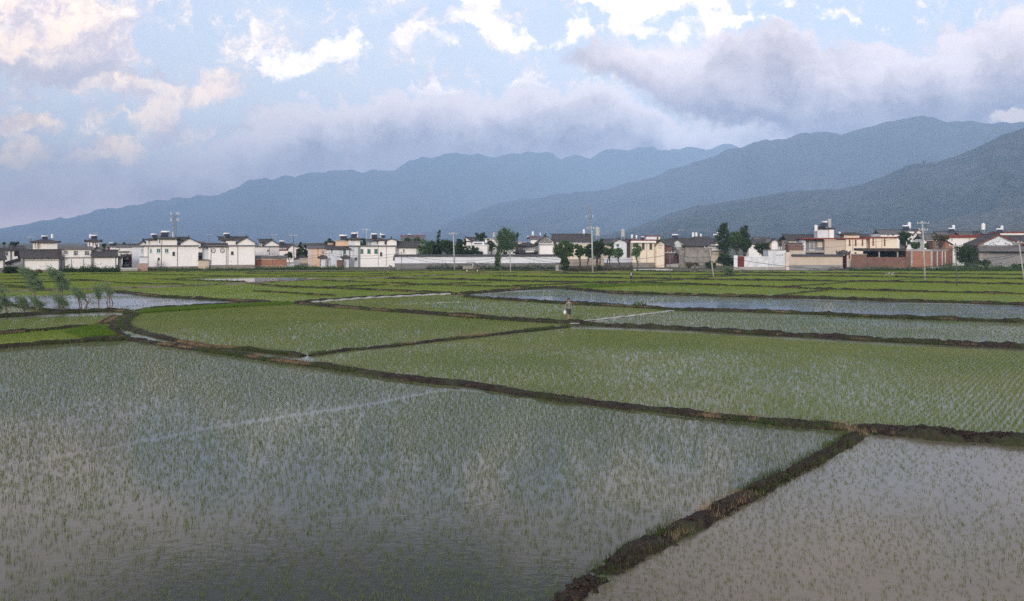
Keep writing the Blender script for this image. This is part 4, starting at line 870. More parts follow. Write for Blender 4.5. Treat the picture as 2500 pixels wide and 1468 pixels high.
HS['E'] = b = Bld('house', 'pink-beige house with a flat tiled edge and small barred windows', 752, 798, d=203, deep=9); b.wall(606, 'peach_plaster'); b.wall(606.4, 'pink_plaster', 751.6, 763.5, -.06, 8); b.ridge_roof(752, 798, 599.5, 606, 0, 6, mat='roof_tile_pale', over=.3)
b.window(755.5, 758, 611, 617, mull=0); b.window(784.5, 790.5, 611, 621, mull=1); b.lines([776], 607, 631)
# ---- white house with two small gates
b = Bld('house', 'bluish white house with two tall green windows above two small roofed gates', 797, 852, 653, 8); b.wall(607.5, 'whitewash_cool_or_shaded'); b.ridge_roof(796, 852, 599.5, 607.5, 0, 7, over=.7)
b.window(808, 812, 608.8, 620, glass='glass_green', mull=0); b.window(838, 844.5, 608.3, 620.3, glass='glass_green', mull=0, frame='dark_trim'); b.lines([830, 833.5], 608, 640, w=.03)
b.wall(588.5, 'peach_plaster', 818, 851, 3, 8, 'rooftop_room', 601); b.slab(586.5, 588.5, 'concrete', 818, 851, .25, 3, 8, 'rooftop_room_roof'); b.wall(594, 'peach_plaster', 800, 818, 3.5, 7.5, 'rooftop_room', 601); b.slab(593, 594.2, 'grey_trim', 800, 818, .2, 3.5, 7.5, 'rooftop_room_roof'); b.door(815, 817.5, 591, 599, 'dark_void', 2.99)
for (q0, q1, lab) in ((781, 796.5, 'small roofed gate with a white door at the left of the bluish house'), (837, 851.5, 'small roofed gate with a white door beside the brown brick pier')):
    g_ = Bld('yard_gate', lab, q0, q1, 653.5, 1.6, cat='gate'); g_.box('door', q0+1.5, q1, 632, None, 'whitewash_cool_or_shaded', .2, .4); g_.box('post', q0, q0+1.5, 631, None, 'red_door', .1, .5); g_.hip(q0-3, q1, 622.8, 630.5, -.2, 1.6, flare=.5, over=.25)
b = Bld('brick_pier', 'brown brick pier between the roofed gate and the bluish wall', 822, 836.8, 654, 1.6, cat='wall'); b.wall(635.5, 'dark_brick'); b.slab(634.8, 635.5, 'concrete', over=.06, name='coping'); b.box('top_block', 824, 834, 631, 635, 'whitewash_cool_or_shaded', .2, 1.2)
# ---- white house F
HS['F'] = b = Bld('house', 'tall white house with three square green windows and a corner stair tower', 879, 965.5, 652.5, 10); b.wall(602); b.slab(599.4, 602, 'grey_trim', over=.4)
b.wall(603, 'whitewash_cool_or_shaded', 852.5, 874.5, .4, 9, 'shaded_side_wall'); b.slab(600.6, 603, 'grey_trim', 852.5, 874, .3, .4, 9, 'wing_roof'); b.box('corner_pier', 874, 879.3, 603, None, 'grey_render', -.15, .6)  # left face of the house, painted in the cool shade tone
for q in ((880.5, 887, 608.3, 618.8), (897, 904.5, 608.3, 618.8), (914, 922, 608.3, 618.8)): b.window(*q, glass='glass_green', frame='dark_trim', mull=0, thick=.05)
b.window(928, 933, 616, 625.5, mull=1, frame='dark_trim'); b.window(866, 871.8, 628.5, 635, mull=0, off=.4, frame='grey_trim'); b.window(959.7, 963.8, 627, 635.5, mull=0, frame='grey_trim'); b.lines([862, 923.5, 943.5], 603, 650, w=.035)
b.wall(585.3, 'whitewash', 865.5, 879, 1, 5, 'stair_tower', 599.5); b.wall(585.3, 'whitewash_cool_or_shaded', 850.8, 865.5, 1.1, 5, 'stair_tower', 599.5); b.hip(850.8, 879, 580, 585.3, 1, 5, flare=.45, mat='roof_tile')  # tower split into a lit white part and a bluish shaded part
b.wall(586, 'whitewash', 925, 941, 1.5, 7, 'rooftop_room', 599.5); b.wall(586, 'whitewash_cool_or_shaded', 908, 925, 2.2, 7, 'rooftop_room', 599.5); b.hip(900, 940, 581.2, 586, 1.5, 7, flare=.15); b.window(919, 923, 588, 597, off=2.2, mull=0); b.wall(589, 'whitewash_cool_or_shaded', 897, 908, 3, 6, 'rooftop_room', 599.5)  # left rooms take the bluish shade tone, right one the lit white
b.gable(944.5, 968, 955, 581.6, 587.8, .6, 8, ybot=600); b.box('rooftop_room', 939, 946, 586.6, 599.5, 'whitewash', 1.6, 6); b.window(939, 944.5, 587.3, 596, off=1.4, mull=0, frame='timber')
for q in (872.5, 906, 929): chimney(b, q, {872.5: 566, 906: 572, 929: 569}[q], 583, 4, 2.8, 'whitewash')
HS['G'] = b = Bld('house', 'white house with one barred window under a broad grey tile roof', 968, 1023, d=203, deep=9); b.wall(604.5); b.ridge_roof(970, 1023, 590.8, 604, 0, 9, end=.2); b.window(983, 988, 608, 617, mull=1); b.box('corner_pier', 966, 972.5, 604.5, None, 'grey_render', -.3, .6)
b = Bld('house', 'far house with a red-brown ridge showing above the row of low treetops', 980, 1034, d=290, deep=10); b.wall(586); b.ridge_roof(980, 1034, 576, 586, 0, 10, mat='roof_tile_pale', trim='red_trim')
# ---- compound wall
W2 = low_wall('compound_wall', 'very long white compound wall with dark tiled coping and stone foot', 964, 1369, 656, 627, 'whitewash_cool_or_shaded', cap=621.5, base=643, basemat='grey_stone', skew=2.5)
b = low_wall('beige_wall', 'beige wall behind the row of young trees', 1374, 1475, 657, 633, 'beige_or_shaded_cream', base=649.5, basemat='grey_stone', skew=4)
b = low_wall('cool_wall', 'low bluish white wall between the beige wall and the cream house', 1476, 1545, 654, 630, 'whitewash_cool_or_shaded', base=642, basemat='grey_stone', skew=5)
b = Bld('house', 'white-gabled house with a red-tinged tile roof left of the leafy rounded tree', 1134, 1161, d=262, deep=12); b.gable(1130, 1150, 1137, 579, 589, 0, 12, roof='roof_tile_pale'); b.wall(591, px0=1138, px1=1160, y0=.5)
b.ridge_roof(1140, 1160, 580, 589, 0, 10)
b = Bld('hall', 'plain white building with a flat pale roof above the long compound wall', 1137, 1190, d=215, deep=9, cat='building'); b.wall(599.5); b.slab(598, 599.6, 'whitewash', over=.2); b.box('rooftop_room', 1155, 1182, 590.5, 598, 'whitewash_cool_or_shaded', 3, 8); b.ridge_roof(1158, 1176, 590, 594, 2.8, 6, over=.2, end=.1, mat='roof_tile_pale', name='rooftop_room_roof')
b = Bld('house', 'white house with a pale balustrade half hidden left of the tall willow', 1184, 1216, d=222, deep=8); b.wall(584); b.slab(582, 584, 'concrete'); b.box('balcony', 1184, 1200, 592, 594, 'whitewash_cool_or_shaded', -1, 0)
b = Bld('house', 'white house with a low flat roof showing right of the tall willow', 1256, 1283, d=250, deep=8); b.wall(592.5); b.slab(590, 592.5, 'concrete')
# ornate hall with curved roofs
b = Bld('ornate_hall', 'dark old hall with two tiers of upcurved tile roofs behind the compound wall', 1258, 1314, d=206, deep=8, cat='building')
b.wall(600, 'grey_render'); b.hip(1260, 1312, 592.5, 601, 0, 8, flare=.9, over=.6, flat=.2); b.hip(1257, 1312, 610, 618, -2.6, 0, flare=.6, over=.5, name='lower_roof', flat=.1); b.box('panel', 1277, 1306, 607.5, 610.5, 'whitewash', -.05, .05); b.box('panel', 1283, 1304, 612, 617.5, 'whitewash', -2.65, -2.4)
for q in (1280, 1285.5, 1291, 1296.5, 1302): b.box('slat', q, q+1, 607.4, 610.6, 'grey_trim', -.08, .0)
b = Bld('house', 'small white house with a red gable top showing above the curved hall roof', 1296, 1317, d=285, deep=8); b.wall(584); b.ridge_roof(1296, 1317, 578.5, 584, 0, 7, mat='roof_tile_pale', trim='red_trim')
HS['gable_h'] = b = Bld('house', 'white house end with a black and white painted gable right of the curved hall', 1314, 1351, d=200, deep=14); b.gable(1314, 1351, 1332, 574.5, 590, 0, 14, over=.7, front=.6)
b.box('gable_painting', 1318, 1348, 588, 594.5, 'grey_trim', -.03, .05)
(xa, z0), (xb, z1) = b.at(1320, 588), b.at(1345, 579); MB().poly([(xa, z0), (xb, z0), ((xa+xb)/2, z1)], 'y', -.04, .02).build('gable_painting', M['grey_render'], b.root)
for k in range(9): q = 1319+k*3.2; b.box('painted_motif', q, q+1.5, 588.6+(k % 3)*1.4, 590.2+(k % 3)*1.4, 'whitewash', -.055, .0)
b.box('band', 1316, 1350, 596.5, 599.5, 'grey_render', -.03, .05); b.box('corner_pier', 1313.6, 1317, 591, None, 'grey_render', -.06, .4)
HS['hall'] = b = Bld('tiled_hall', 'long hall with a broad grey tile roof and pale yellow wall behind the young trees', 1350, 1444, d=212, deep=11, cat='building'); b.wall(594, 'cream_plaster'); b.ridge_roof(1350, 1444, 572.8, 592, 0, 11, end=.2); b.box('fascia', 1350, 1446, 592.3, 595, 'whitewash', -.5, -.2)
for q in (1396, 1410, 1424, 1437): b.window(q, q+5, 600, 610, mull=1)
b = Bld('concrete_hut', 'small square concrete pump hut at the field edge beside the leafy bamboo clump', 1356.8, 1373, 662, 1.5, cat='hut'); b.wall(645.5, 'concrete'); b.slab(644, 645.5, 'dark_trim', over=.15); b.door(1366, 1370, 649, 660, 'grey_trim')
# ---- cream house group
HS['H20'] = b = Bld('house', 'bluish white gable end with a grey roof below a round steel tank', 1499, 1530, d=206, deep=10); b.gable(1499, 1530, 1512, 583.5, 591, 0, 10, wall='whitewash_cool_or_shaded', roof='roof_tile_pale')
b.box('side_shed', 1530, 1541, 592, None, 'timber', .3, 6); b.ridge_roof(1528, 1545, 585.5, 592, .1, 7, over=.2, end=.1, mat='roof_tile_pale', name='shed_roof')
HS['cream'] = b = Bld('house', 'cream two-storey house with a white canopy strip and decorated right gable', 1544, 1602, 653, 10); b.wall(588.5, 'cream_plaster'); b.plinth(641.5, 'stone_block'); b.slab(585, 588.3, 'red_trim', over=.35); b.box('canopy', 1541, 1602, 588.5, 593, 'whitewash', -.8, .0)
for q in ((1567, 1573.6, 594.5, 609), (1585.5, 1592, 594.5, 609)): b.window(*q, glass='glass_dark', frame='grey_trim', mull=1)
b.lines([1555, 1562, 1579, 1598], 594, 641, w=.035)
b.gable(1602.5, 1623, 1612, 587, 597, -.6, 9, wall='cream_plaster'); b.box('gable_painting', 1606, 1618, 599, 600.2, 'grey_trim', -.64, -.5); b.box('gable_painting', 1610, 1614, 593, 597.5, 'beige_or_shaded_cream', -.63, -.5); b.box('gable_painting', 1608, 1616, 603, 607.5, 'beige_or_shaded_cream', -.63, -.5)
b.box('corner_pier', 1600.4, 1603, 594, None, 'peach_plaster', -.66, .2); b.box('corner_pier', 1622, 1624, 598, None, 'red_door', -.66, .2)
b.wall(577.5, 'whitewash_cool_or_shaded', 1578, 1604, 3, 7, 'rooftop_room', 586); b.wall(577.5, 'cream_plaster', 1604, 1611.5, 3, 7, 'rooftop_room', 586); b.slab(575.6, 577.6, 'red_trim', 1578, 1611.5, .2, 3, 7, 'rooftop_room_roof'); b.window(1603.5, 1607, 578.3, 584, off=2.98, mull=0, frame='timber')
# ---- old stone house
HS['stone'] = b = Bld('old_house', 'weathered stone house with an arched red doorway and white plastered gable top', 1631, 1677, 647, 12); b.gable(1631, 1677, 1653, 583.7, 600, 0, 12, wall='old_plaster', over=.7, front=.4)
(xa, z0), (xb, z1) = b.at(1641, 602), b.at(1665, 589); MB().poly([(xa, z0), ((xa+xb)/2+.1, z0-.6), (xb, z0), ((xa+xb)/2+.35, z1+.1), ((xa+xb)/2-.35, z1+.1)], 'y', -.03, .05).build('plaster_patch', M['stained_white'], b.root)
(xa, za), (xb, zb) = b.at(1646, 643), b.at(1657.5, 618.7); r_ = (xb-xa)/2; cz = zb-r_
o = [(xa, za), (xb, za)]+[((xa+xb)/2+r_*math.cos(t*math.pi/10), cz+r_*math.sin(t*math.pi/10)) for t in range(11)]
dr = MB().poly(o, 'y', -.03, .02).build('doorway', M['dark_void'], b.root); MB().poly([(xa-.1, za), (xa+.75, za), (xa+.75, zb-.5), (xa-.1, cz+.2)], 'y', -.1, -.04).build('door_leaf', M['red_door'], dr)
b.box('moulding', 1635, 1673, 603.5, 605, 'grey_render', -.05, .05); b.box('window', 1637, 1641, 608, 612, 'dark_void', -.02, .05); b.box('window', 1665, 1668, 608, 611, 'dark_void', -.02, .05)
b = Bld('old_house', 'old tiled house wing left of the weathered stone gable', 1616, 1640, d=214, deep=9); b.wall(600, 'dark_brick'); b.ridge_roof(1616, 1644, 586, 600, 0, 9)
HS['bigroof'] = b = Bld('old_house', 'old courtyard house with a wide hollow-sloped dark tile roof', 1672, 1734, d=220, deep=13); b.wall(601, 'old_plaster'); b.ridge_roof(1678, 1722, 583, 600, 0, 13, end=1.5, over=.9, sag=.6)
b = Bld('old_house', 'low stone outbuilding with two pale posts before the wide dark roof', 1684, 1728, 646, 8); b.wall(616.5, 'old_plaster'); b.ridge_roof(1688, 1722, 602, 616, 0, 7, end=.4); b.gable(1716, 1737, 1726, 604, 615, .3, 6, wall='old_plaster')
for q in (1677, 1686): b.box('post', q-.6, q+.6, 599, None, 'concrete', -.6, -.45)
b.box('side_wall', 1737, 1752, 618, None, 'old_plaster', .6, 1.2); b.box('window', 1679.5, 1684, 613, 624, 'dark_void', .3, .8); b.box('window', 1700, 1705, 622, 628, 'dark_void', -.02, .1); b.box('corner_pier', 1674, 1690, 602, None, 'old_plaster', .2, 2)
b = Bld('house', 'tiled house with a small white gable peak left of the tall dark trees', 1730, 1762, d=250, deep=10); b.wall(594, 'beige_or_shaded_cream'); b.ridge_roof(1730, 1757, 583, 594, 0, 10); b.gable(1747, 1759, 1753, 585.5, 591, -.4, 5)
b = Bld('house', 'small house with a pale balcony under the tall dark trees', 1738, 1770, d=215, deep=7); b.wall(606, 'beige_or_shaded_cream'); b.slab(600, 603, 'dark_trim'); b.box('balcony', 1738, 1768, 609, 612, 'stained_white', -1.2, 0); b.window(1742, 1752, 601, 605, mull=1)
b = low_wall('stone_kerb', 'pale stone retaining ledge in front of the arched doorway', 1626, 1656, 652.5, 645, 'concrete')
b = low_wall('rubble_wall', 'low rubble wall between the arched doorway and the big dark bush', 1657, 1748, 655, 647, 'rubble')
# ---- stained white wall with red door
b = Bld('yard_wall', 'stained white wall with a dark red door beside the big dark bush', 1792, 1876, 659.5, .5, cat='wall'); b.wall(628, 'stained_white', 1816, 1876); b.wall(624, 'whitewash_cool_or_shaded', 1792, 1801); b.plinth(652, 'concrete', 1792, 1876); b.door(1802, 1815.5, 627, 651.5, 'red_door', .05, 'red_trim'); b.wall(625.4, 'stained_white', 1801, 1816, .06, .5, 'lintel', 627.2)
b.slab(626.8, 628, 'frame_white', 1816, 1876, .05, name='coping')
b = Bld('white_shed', 'taller whitewashed shed with five small vent holes in a row', 1876, 1918.5, 659.5, 6, cat='shed'); b.wall(612, 'stained_white'); b.plinth(652, 'concrete'); b.slab(610.8, 612, 'concrete', over=.08)
for q in range(5): b.box('vent', 1895+q*3.7, 1896.8+q*3.7, 621.8, 623.8, 'dark_void', -.02, .05)
b = Bld('yard_wall', 'long beige yard wall with dark tiled coping and grey foot left of the red gate', 1918.5, 2057, 660, .5, cat='wall'); b.wall(626.5, 'beige_or_shaded_cream', 1928, 2057); b.wall(616, 'pink_plaster', 1918.8, 1928.5, .1, 4, 'return_wall'); b.plinth(647, 'grey_render', 1928, 2057)
z0, z1 = b.at(1930, 626.4)[1], b.at(1930, 621)[1]; MB().poly([(-.35, z0), (.85, z0), (.8, z0+.12), (.25, z1), (-.3, z0+.12)], 'x', b.at(1933), b.at(2057)).build('coping', M['dark_trim'], b.root)
b = Bld('red_gate', 'small red-pillared gate with a curled dark roof beside the cream wall', 2055, 2080, 657, 2.2, cat='gate'); b.hip(2052, 2072, 611, 621, -.2, 2.2, flare=.9, over=.4, flat=.15)
for q in (2056, 2064.5): b.box('pillar', q, q+2.4, 621, None, 'red_door', .1, .5)
b.box('door', 2058.4, 2064.5, 624, None, 'dark_void', .6, .8); b.box('side_panel', 2067.5, 2079.5, 619.5, None, 'cream_plaster', .3, 1.0); b.box('niche', 2072, 2076, 622, 632, 'red_trim', .25, .4)
# ---- cream building with red trim
HS['cream2'] = b = Bld('cream_building', 'long cream building with narrow dark red windows and red roof edge', 2013, 2190, d=205, deep=12, cat='building')
b.wall(586, 'beige_or_shaded_cream', 2013, 2065.5, 0, 10); b.wall(584.5, 'cream_plaster', 2065.5, 2115, -.5, 10, 'bright_wall'); b.wall(584, 'beige_or_shaded_cream', 2115, 2124, 1.5, 10, 'recessed_wall'); b.wall(581.5, 'cream_plaster', 2124, 2190, .2, 11, 'bright_wall')  # beige face and recess carry painted shade; cream walls are the lit faces
b.slab(581, 584.3, 'red_trim', 1960, 2117, .4, -.4, 9.5); b.slab(578.2, 581.5, 'red_trim', 2117, 2190, .4, .2, 10.5)
for q in ((2072.6, 2076.2, 585.5, 599.8, -.5), (2087, 2091, 585.5, 599.8, -.5), (2104, 2107.4, 585.5, 599.8, -.5), (2130, 2133.6, 582.5, 599, .2), (2158, 2161.4, 583, 599.8, .2)): b.window(q[0], q[1], q[2], q[3], glass='red_trim', frame='red_trim', off=q[4], mull=0)
b.window(2086, 2091, 616, 621, off=-.5, mull=0, frame='red_trim'); b.lines([2082, 2120], 585, 612, mat='red_trim', off=-.5, w=.04); b.lines([2138.5, 2153], 582, 606, mat='red_trim', off=.2, w=.04)
b.wall(586, 'whitewash_cool_or_shaded', 1958, 1967, 1, 6, 'pillar'); b.wall(586, 'grey_render', 1967, 2013, 2.2, 9, 'balcony_room'); b.box('balcony', 1967, 2013, 611.5, 617, 'concrete', .6, 2.1)
b.window(1976, 1988, 589, 611, off=2.2, mull=3, thick=.12); b.window(1996, 2007, 588.5, 603, glass='peach_plaster', off=2.2, mull=1, thick=.12)
b.wall(560.5, 'whitewash_cool_or_shaded', 1996, 2023, 3, 7.5, 'stair_tower', 581); b.wall(560.5, 'whitewash', 2024.5, 2036, 2.8, 7.5, 'stair_tower', 581); b.slab(556, 560.5, 'dark_trim', 1996, 2036, .3, 2.9, 7.5, 'stair_tower_roof')  # shade of the tower's left part put into the bluish white
b.wall(572.5, 'cream_plaster', 2061, 2098, 3.5, 8, 'rooftop_room', 581); b.hip(2059, 2098, 567, 572.3, 3.5, 8, flare=.1)
b = Bld('house', 'beige house with a white-framed window and tile roof left of the cream building', 1926, 1960, d=212, deep=9); b.wall(586.5, 'beige_or_shaded_cream'); b.ridge_roof(1921, 2010, 574, 586, 0, 9, end=.1); b.window(1942, 1954, 588, 600.5, mull=2, thick=.12)
b = Bld('brick_lean_to', 'dark red brick lean-to against the long beige wall', 1925, 1962, d=201, deep=4, cat='shed'); b.wall(600, 'dark_brick'); b.ridge_roof(1925, 1962, 595, 600, 0, 4, over=.1, end=.05, mat='dark_brick'); b.box('side_wall', 1928, 1962, 612, None, 'beige_or_shaded_cream', -.6, -.1)
b = Bld('house', 'white house with a right-hand gable and long pale roof above the cream building', 2150, 2253, d=262, deep=12); b.wall(571, px1=2196); b.ridge_roof(2152, 2236, 562, 571, 0, 11, mat='roof_tile_pale'); b.gable(2231, 2254, 2243, 561, 572, -.5, 11, roof='roof_tile_pale', rim='red_trim'); b.wall(566, 'whitewash', 2212, 2232, .2, 8, 'upper_wall')
b.window(2166, 2171, 572.5, 576, mull=1); b.window(2177, 2183, 572, 576, mull=1)
# ---- brick building at the right
b = Bld('brick_building', 'unfinished red brick building with a covered terrace and concrete pillars', 2080, 2276, 659, 9, cat='building')
b.wall(628, 'dark_brick', 2106, 2224, .3, .7); b.plinth(654, 'grey_stone', 2080, 2272); b.wall(621.5, 'dark_brick', 2080, 2116, 0, .6, 'pier_wall'); b.slab(620.2, 621.6, 'concrete', 2080, 2116, .1, 0, .6, 'coping')
b.box('terrace_roof', 2106, 2212, 607, 613.5, 'timber', -.3, 8); b.box('terrace_back', 2108, 2212, 613.4, None, 'dark_void', 5, 5.4)  # back sheet painted near-black as the shade under the terrace roof
for q in (2145, 2190): b.box('pillar', q, q+3.2, 613.4, 628, 'concrete', .35, .65)
b.box('pillar', 2223.5, 2228, 613.6, None, 'concrete', -.05, .5); b.box('pillar', 2272, 2277, 611, None, 'concrete', -.08, .5); b.wall(613.8, 'red_brick', 2228, 2272, 0, 8, 'brick_panel'); b.box('beam', 2211, 2272, 609.5, 613.8, 'concrete', -.04, 8); b.box('bricks_left', 2212, 2223.5, 613.8, None, 'dark_brick', .1, 8)
b2 = Bld('brick_building', 'bright orange brick side with thin white pilasters right of the concrete-pillared brick building', 2277, 2322, 658, 9, skew=14, cat='building')
b2.wall(614, 'red_brick'); b2.box('beam', 2277, 2322, 610, 614, 'concrete', -.04, 8.8); b2.box('footing', 2277, 2322, 650.5, None, 'concrete', -.04, 8.8)
for q in (2288, 2300, 2307.5): b2.box('pilaster', q, q+1.4, 614, 651, 'whitewash', -.06, .1)
b = Bld('brick_room', 'brick upper room with a steep lean-to roof and plants along its top', 2277, 2326, d=198, deep=7, cat='building'); b.wall(587.5, 'dark_brick', 2277, 2308, 0, 5); 
(xa, z0), (xb, z1) = b.at(2308, 588), b.at(2326, 600); zb = b.at(2308, 612)[1]; MB().poly([(xa, zb), (xb, zb), (xb, z1), (xa, z0)], 'y', .0, 5).build('side_wall', M['red_brick'], b.root); MB().poly([(xa-.3, z0+.1), (xb+.4, z1-.15), (xb+.4, z1+.1), (xa-.3, z0+.4)], 'y', -.3, 5.3).build('roof', M['timber'], b.root)
b.wall(0, 'dark_brick', 2277, 2277.1, .01, .02) if 0 else None; b.window(2283.5, 2290, 591, 603, mull=1, frame='concrete'); b.wall(606.5, 'dark_brick', 2277, 2326, -.1, 4.8, 'lower_wall')
b = Bld('house', 'white house with a long red-brown roof edge behind the brick upper room', 2314, 2420, d=215, deep=9); b.wall(581.5, 'whitewash', 2314, 2368); b.wall(581.5, 'cream_plaster', 2368, 2420, -.6, 8); b.slab(574, 581, 'red_trim', 2312, 2400, .4); b.window(2322, 2326, 583, 588, mull=0)
b = Bld('house', 'grey-roofed house with a round tank left above the red-brown roof edge', 2296, 2346, d=255, deep=10); b.wall(575, 'beige_or_shaded_cream'); b.ridge_roof(2296, 2346, 566, 575, 0, 10, mat='roof_tile_pale')
b = Bld('house', 'grey-roofed house with a pale sloping verge under the tall steel tank', 2349, 2392, d=250, deep=10); b.wall(575, 'beige_or_shaded_cream'); b.ridge_roof(2349, 2390, 567, 575, 0, 10, mat='roof_tile_pale'); b.gable(2378, 2404, 2390, 566, 576, -.5, 8, wall='grey_render')
HS['painted'] = b = Bld('house', 'wide grey house with a vine-painted white gable at the right edge', 2388, 2496, 652, 16); b.gable(2388, 2496, 2438, 572, 597, 0, 16, wall='grey_render', over=.8, front=.5, rim='red_trim')
(xa, z0), (xb, z1) = b.at(2402, 599), b.at(2472, 578); xm = b.at(2438, 578)[0]; MB().poly([(xa, z0), (xb, z0), (xb-.1, z0+.5), (xm, z1), (xa+.1, z0+.5)], 'y', -.03, .05).build('gable_panel', M['whitewash_cool_or_shaded'], b.root)
rr = random.Random(4)
for k in range(30):
    q = rr.uniform(2404, 2469); lim = 599-17*(1-abs(q-2438)/36); y_ = rr.uniform(max(lim+2, 584), 598.5); b.box('painted_motif', q, q+rr.uniform(1.5, 5), y_, y_+rr.uniform(.8, 1.6), 'grey_trim', -.05-.001*k, .0)
b.box('side_wing', 2496, 2600, 600, None, 'grey_render', .4, 14); b.ridge_roof(2470, 2640, 576, 600, .3, 14, end=.1, name='wing_roof')
zc, zd = b.at(2440, 614)[1], b.at(2440, 601.5)[1]; MB().poly([(-2.2, zc), (-.02, zc+.05), (-.02, zd), (-.3, zd)], 'x', b.at(2388)-.3, b.at(2600)).build('canopy', M['roof_tile_pale'], b.root)
b.wall(615, 'old_plaster', 2390, 2418, -.3, -.02, 'front_wall'); b.box('screen', 2417, 2600, 617, 622, 'grey_trim', -.3, -.05); b.wall(622, 'grey_render', 2417, 2600, -.32, -.03, 'front_wall'); b.plinth(645, 'grey_stone', 2388, 2600)
b = Bld('house', 'distant house with a red roof edge and white end above the vine-painted gable', 2440, 2500, d=280, deep=9); b.wall(569.5, 'whitewash'); b.slab(565.5, 569, 'red_trim')
# ---- distant roofs of the village behind
rr = random.Random(9)
FARS = [(1828, 1872, 586, 596, 'tiled roof showing between the tall dark trees and the round dark shrub'), (1868, 1900, 583, 592, 'dark tiled roof with a small white gable right of the round dark shrub'), (1893, 1926, 588, 600, 'brown tiled roof touching the beige house with the white-framed window'),
        (1846, 1880, 580, 586, 'thin grey roofline furthest back behind the round dark shrub'), (770, 800, 595, 601, 'small grey roof behind the pink-beige house'), (740, 772, 596, 602, 'low white house top right of the pointed conifers'),
        (30, 60, 601, 606, 'grey roof just left of the hip-roofed white block'), (288, 312, 598, 602, 'thin grey roof over the long low white house'), (312, 340, 597, 601, 'small roof beside the tall white house'),
        (1215, 1262, 596, 606, 'grey tile roof behind the tall willow'), (1470, 1500, 585, 596, 'white house top between the round tank stand and the bluish gable'), (1620, 1640, 585, 590, 'far dark roof above the old tiled wing'),
        (1700, 1732, 579, 584, 'far pale roof above the wide hollow-sloped roof'), (2000, 2040, 573, 579, 'far grey roof behind the white stair tower'), (2098, 2125, 573, 579, 'far grey roof right of the flat-roofed rooftop room'), (2254, 2290, 572, 584, 'dark tiled roof behind the tall pole with a crossbar')]
for k, (x0, x1, yr, ye, lab) in enumerate(FARS):
    b = Bld('house', lab, x0, x1, d=250+18*(k % 5), deep=9); b.wall(ye, ['whitewash', 'beige_or_shaded_cream', 'whitewash_cool_or_shaded'][k % 3]); b.ridge_roof(x0, x1, yr, ye, 0, 9, mat=['roof_tile', 'roof_tile_pale'][k % 2])
    b.window(x0+4, x0+8, ye+1.5, ye+6, mull=0)
    if k == 1: b.gable(1884, 1898, 1891, 584.5, 590, -.5, 5)
# ================================================================ trees and shrubs
def leaf_mesh(name, C, size, along=None, k_al=.0, asp=.5):
    """one small leaf face round every point of C"""
    n = len(C); a = RNG.normal(0, 1, (n, 3)); 
    if along is not None: a = a*(1-k_al)+np.asarray(along)*k_al*2
    a /= np.linalg.norm(a, axis=1)[:, None]+1e-9; b = np.cross(a, RNG.normal(0, 1, (n, 3))); b /= np.linalg.norm(b, axis=1)[:, None]+1e-9
    s = size*RNG.uniform(.6, 1.3, n)[:, None]; u, v = a*s, b*s*asp
    V = np.stack([C-u, C-v*.9, C+u, C+v*.9], 1).reshape(-1, 3); return npmesh(name, V, np.arange(n*4).reshape(-1, 4), 4)
def clumps(shape, n_cl, r_cl, n_leaf, squash=.8):
    """clump centres inside a crown shape given as ellipsoids (x, y, z, rx, ry, rz), then leaves round each centre"""
    w = np.array([e[3]*e[4]*e[5] for e in shape])**.67; w /= w.sum(); idx = RNG.choice(len(shape), n_cl, p=w); E = np.array(shape)[idx]
    d = RNG.normal(0, 1, (n_cl, 3)); d /= np.linalg.norm(d, axis=1)[:, None]; r = RNG.uniform(.45, 1.0, n_cl)[:, None]**.6
    cs = E[:, :3]+d*r*E[:, 3:]; k = RNG.integers(0, n_cl, n_leaf); rad = r_cl*RNG.uniform(.5, 1.3, n_cl)[k][:, None]
    g = RNG.normal(0, .5, (n_leaf, 3))*rad; g[:, 2] *= squash; return cs, cs[k]+g
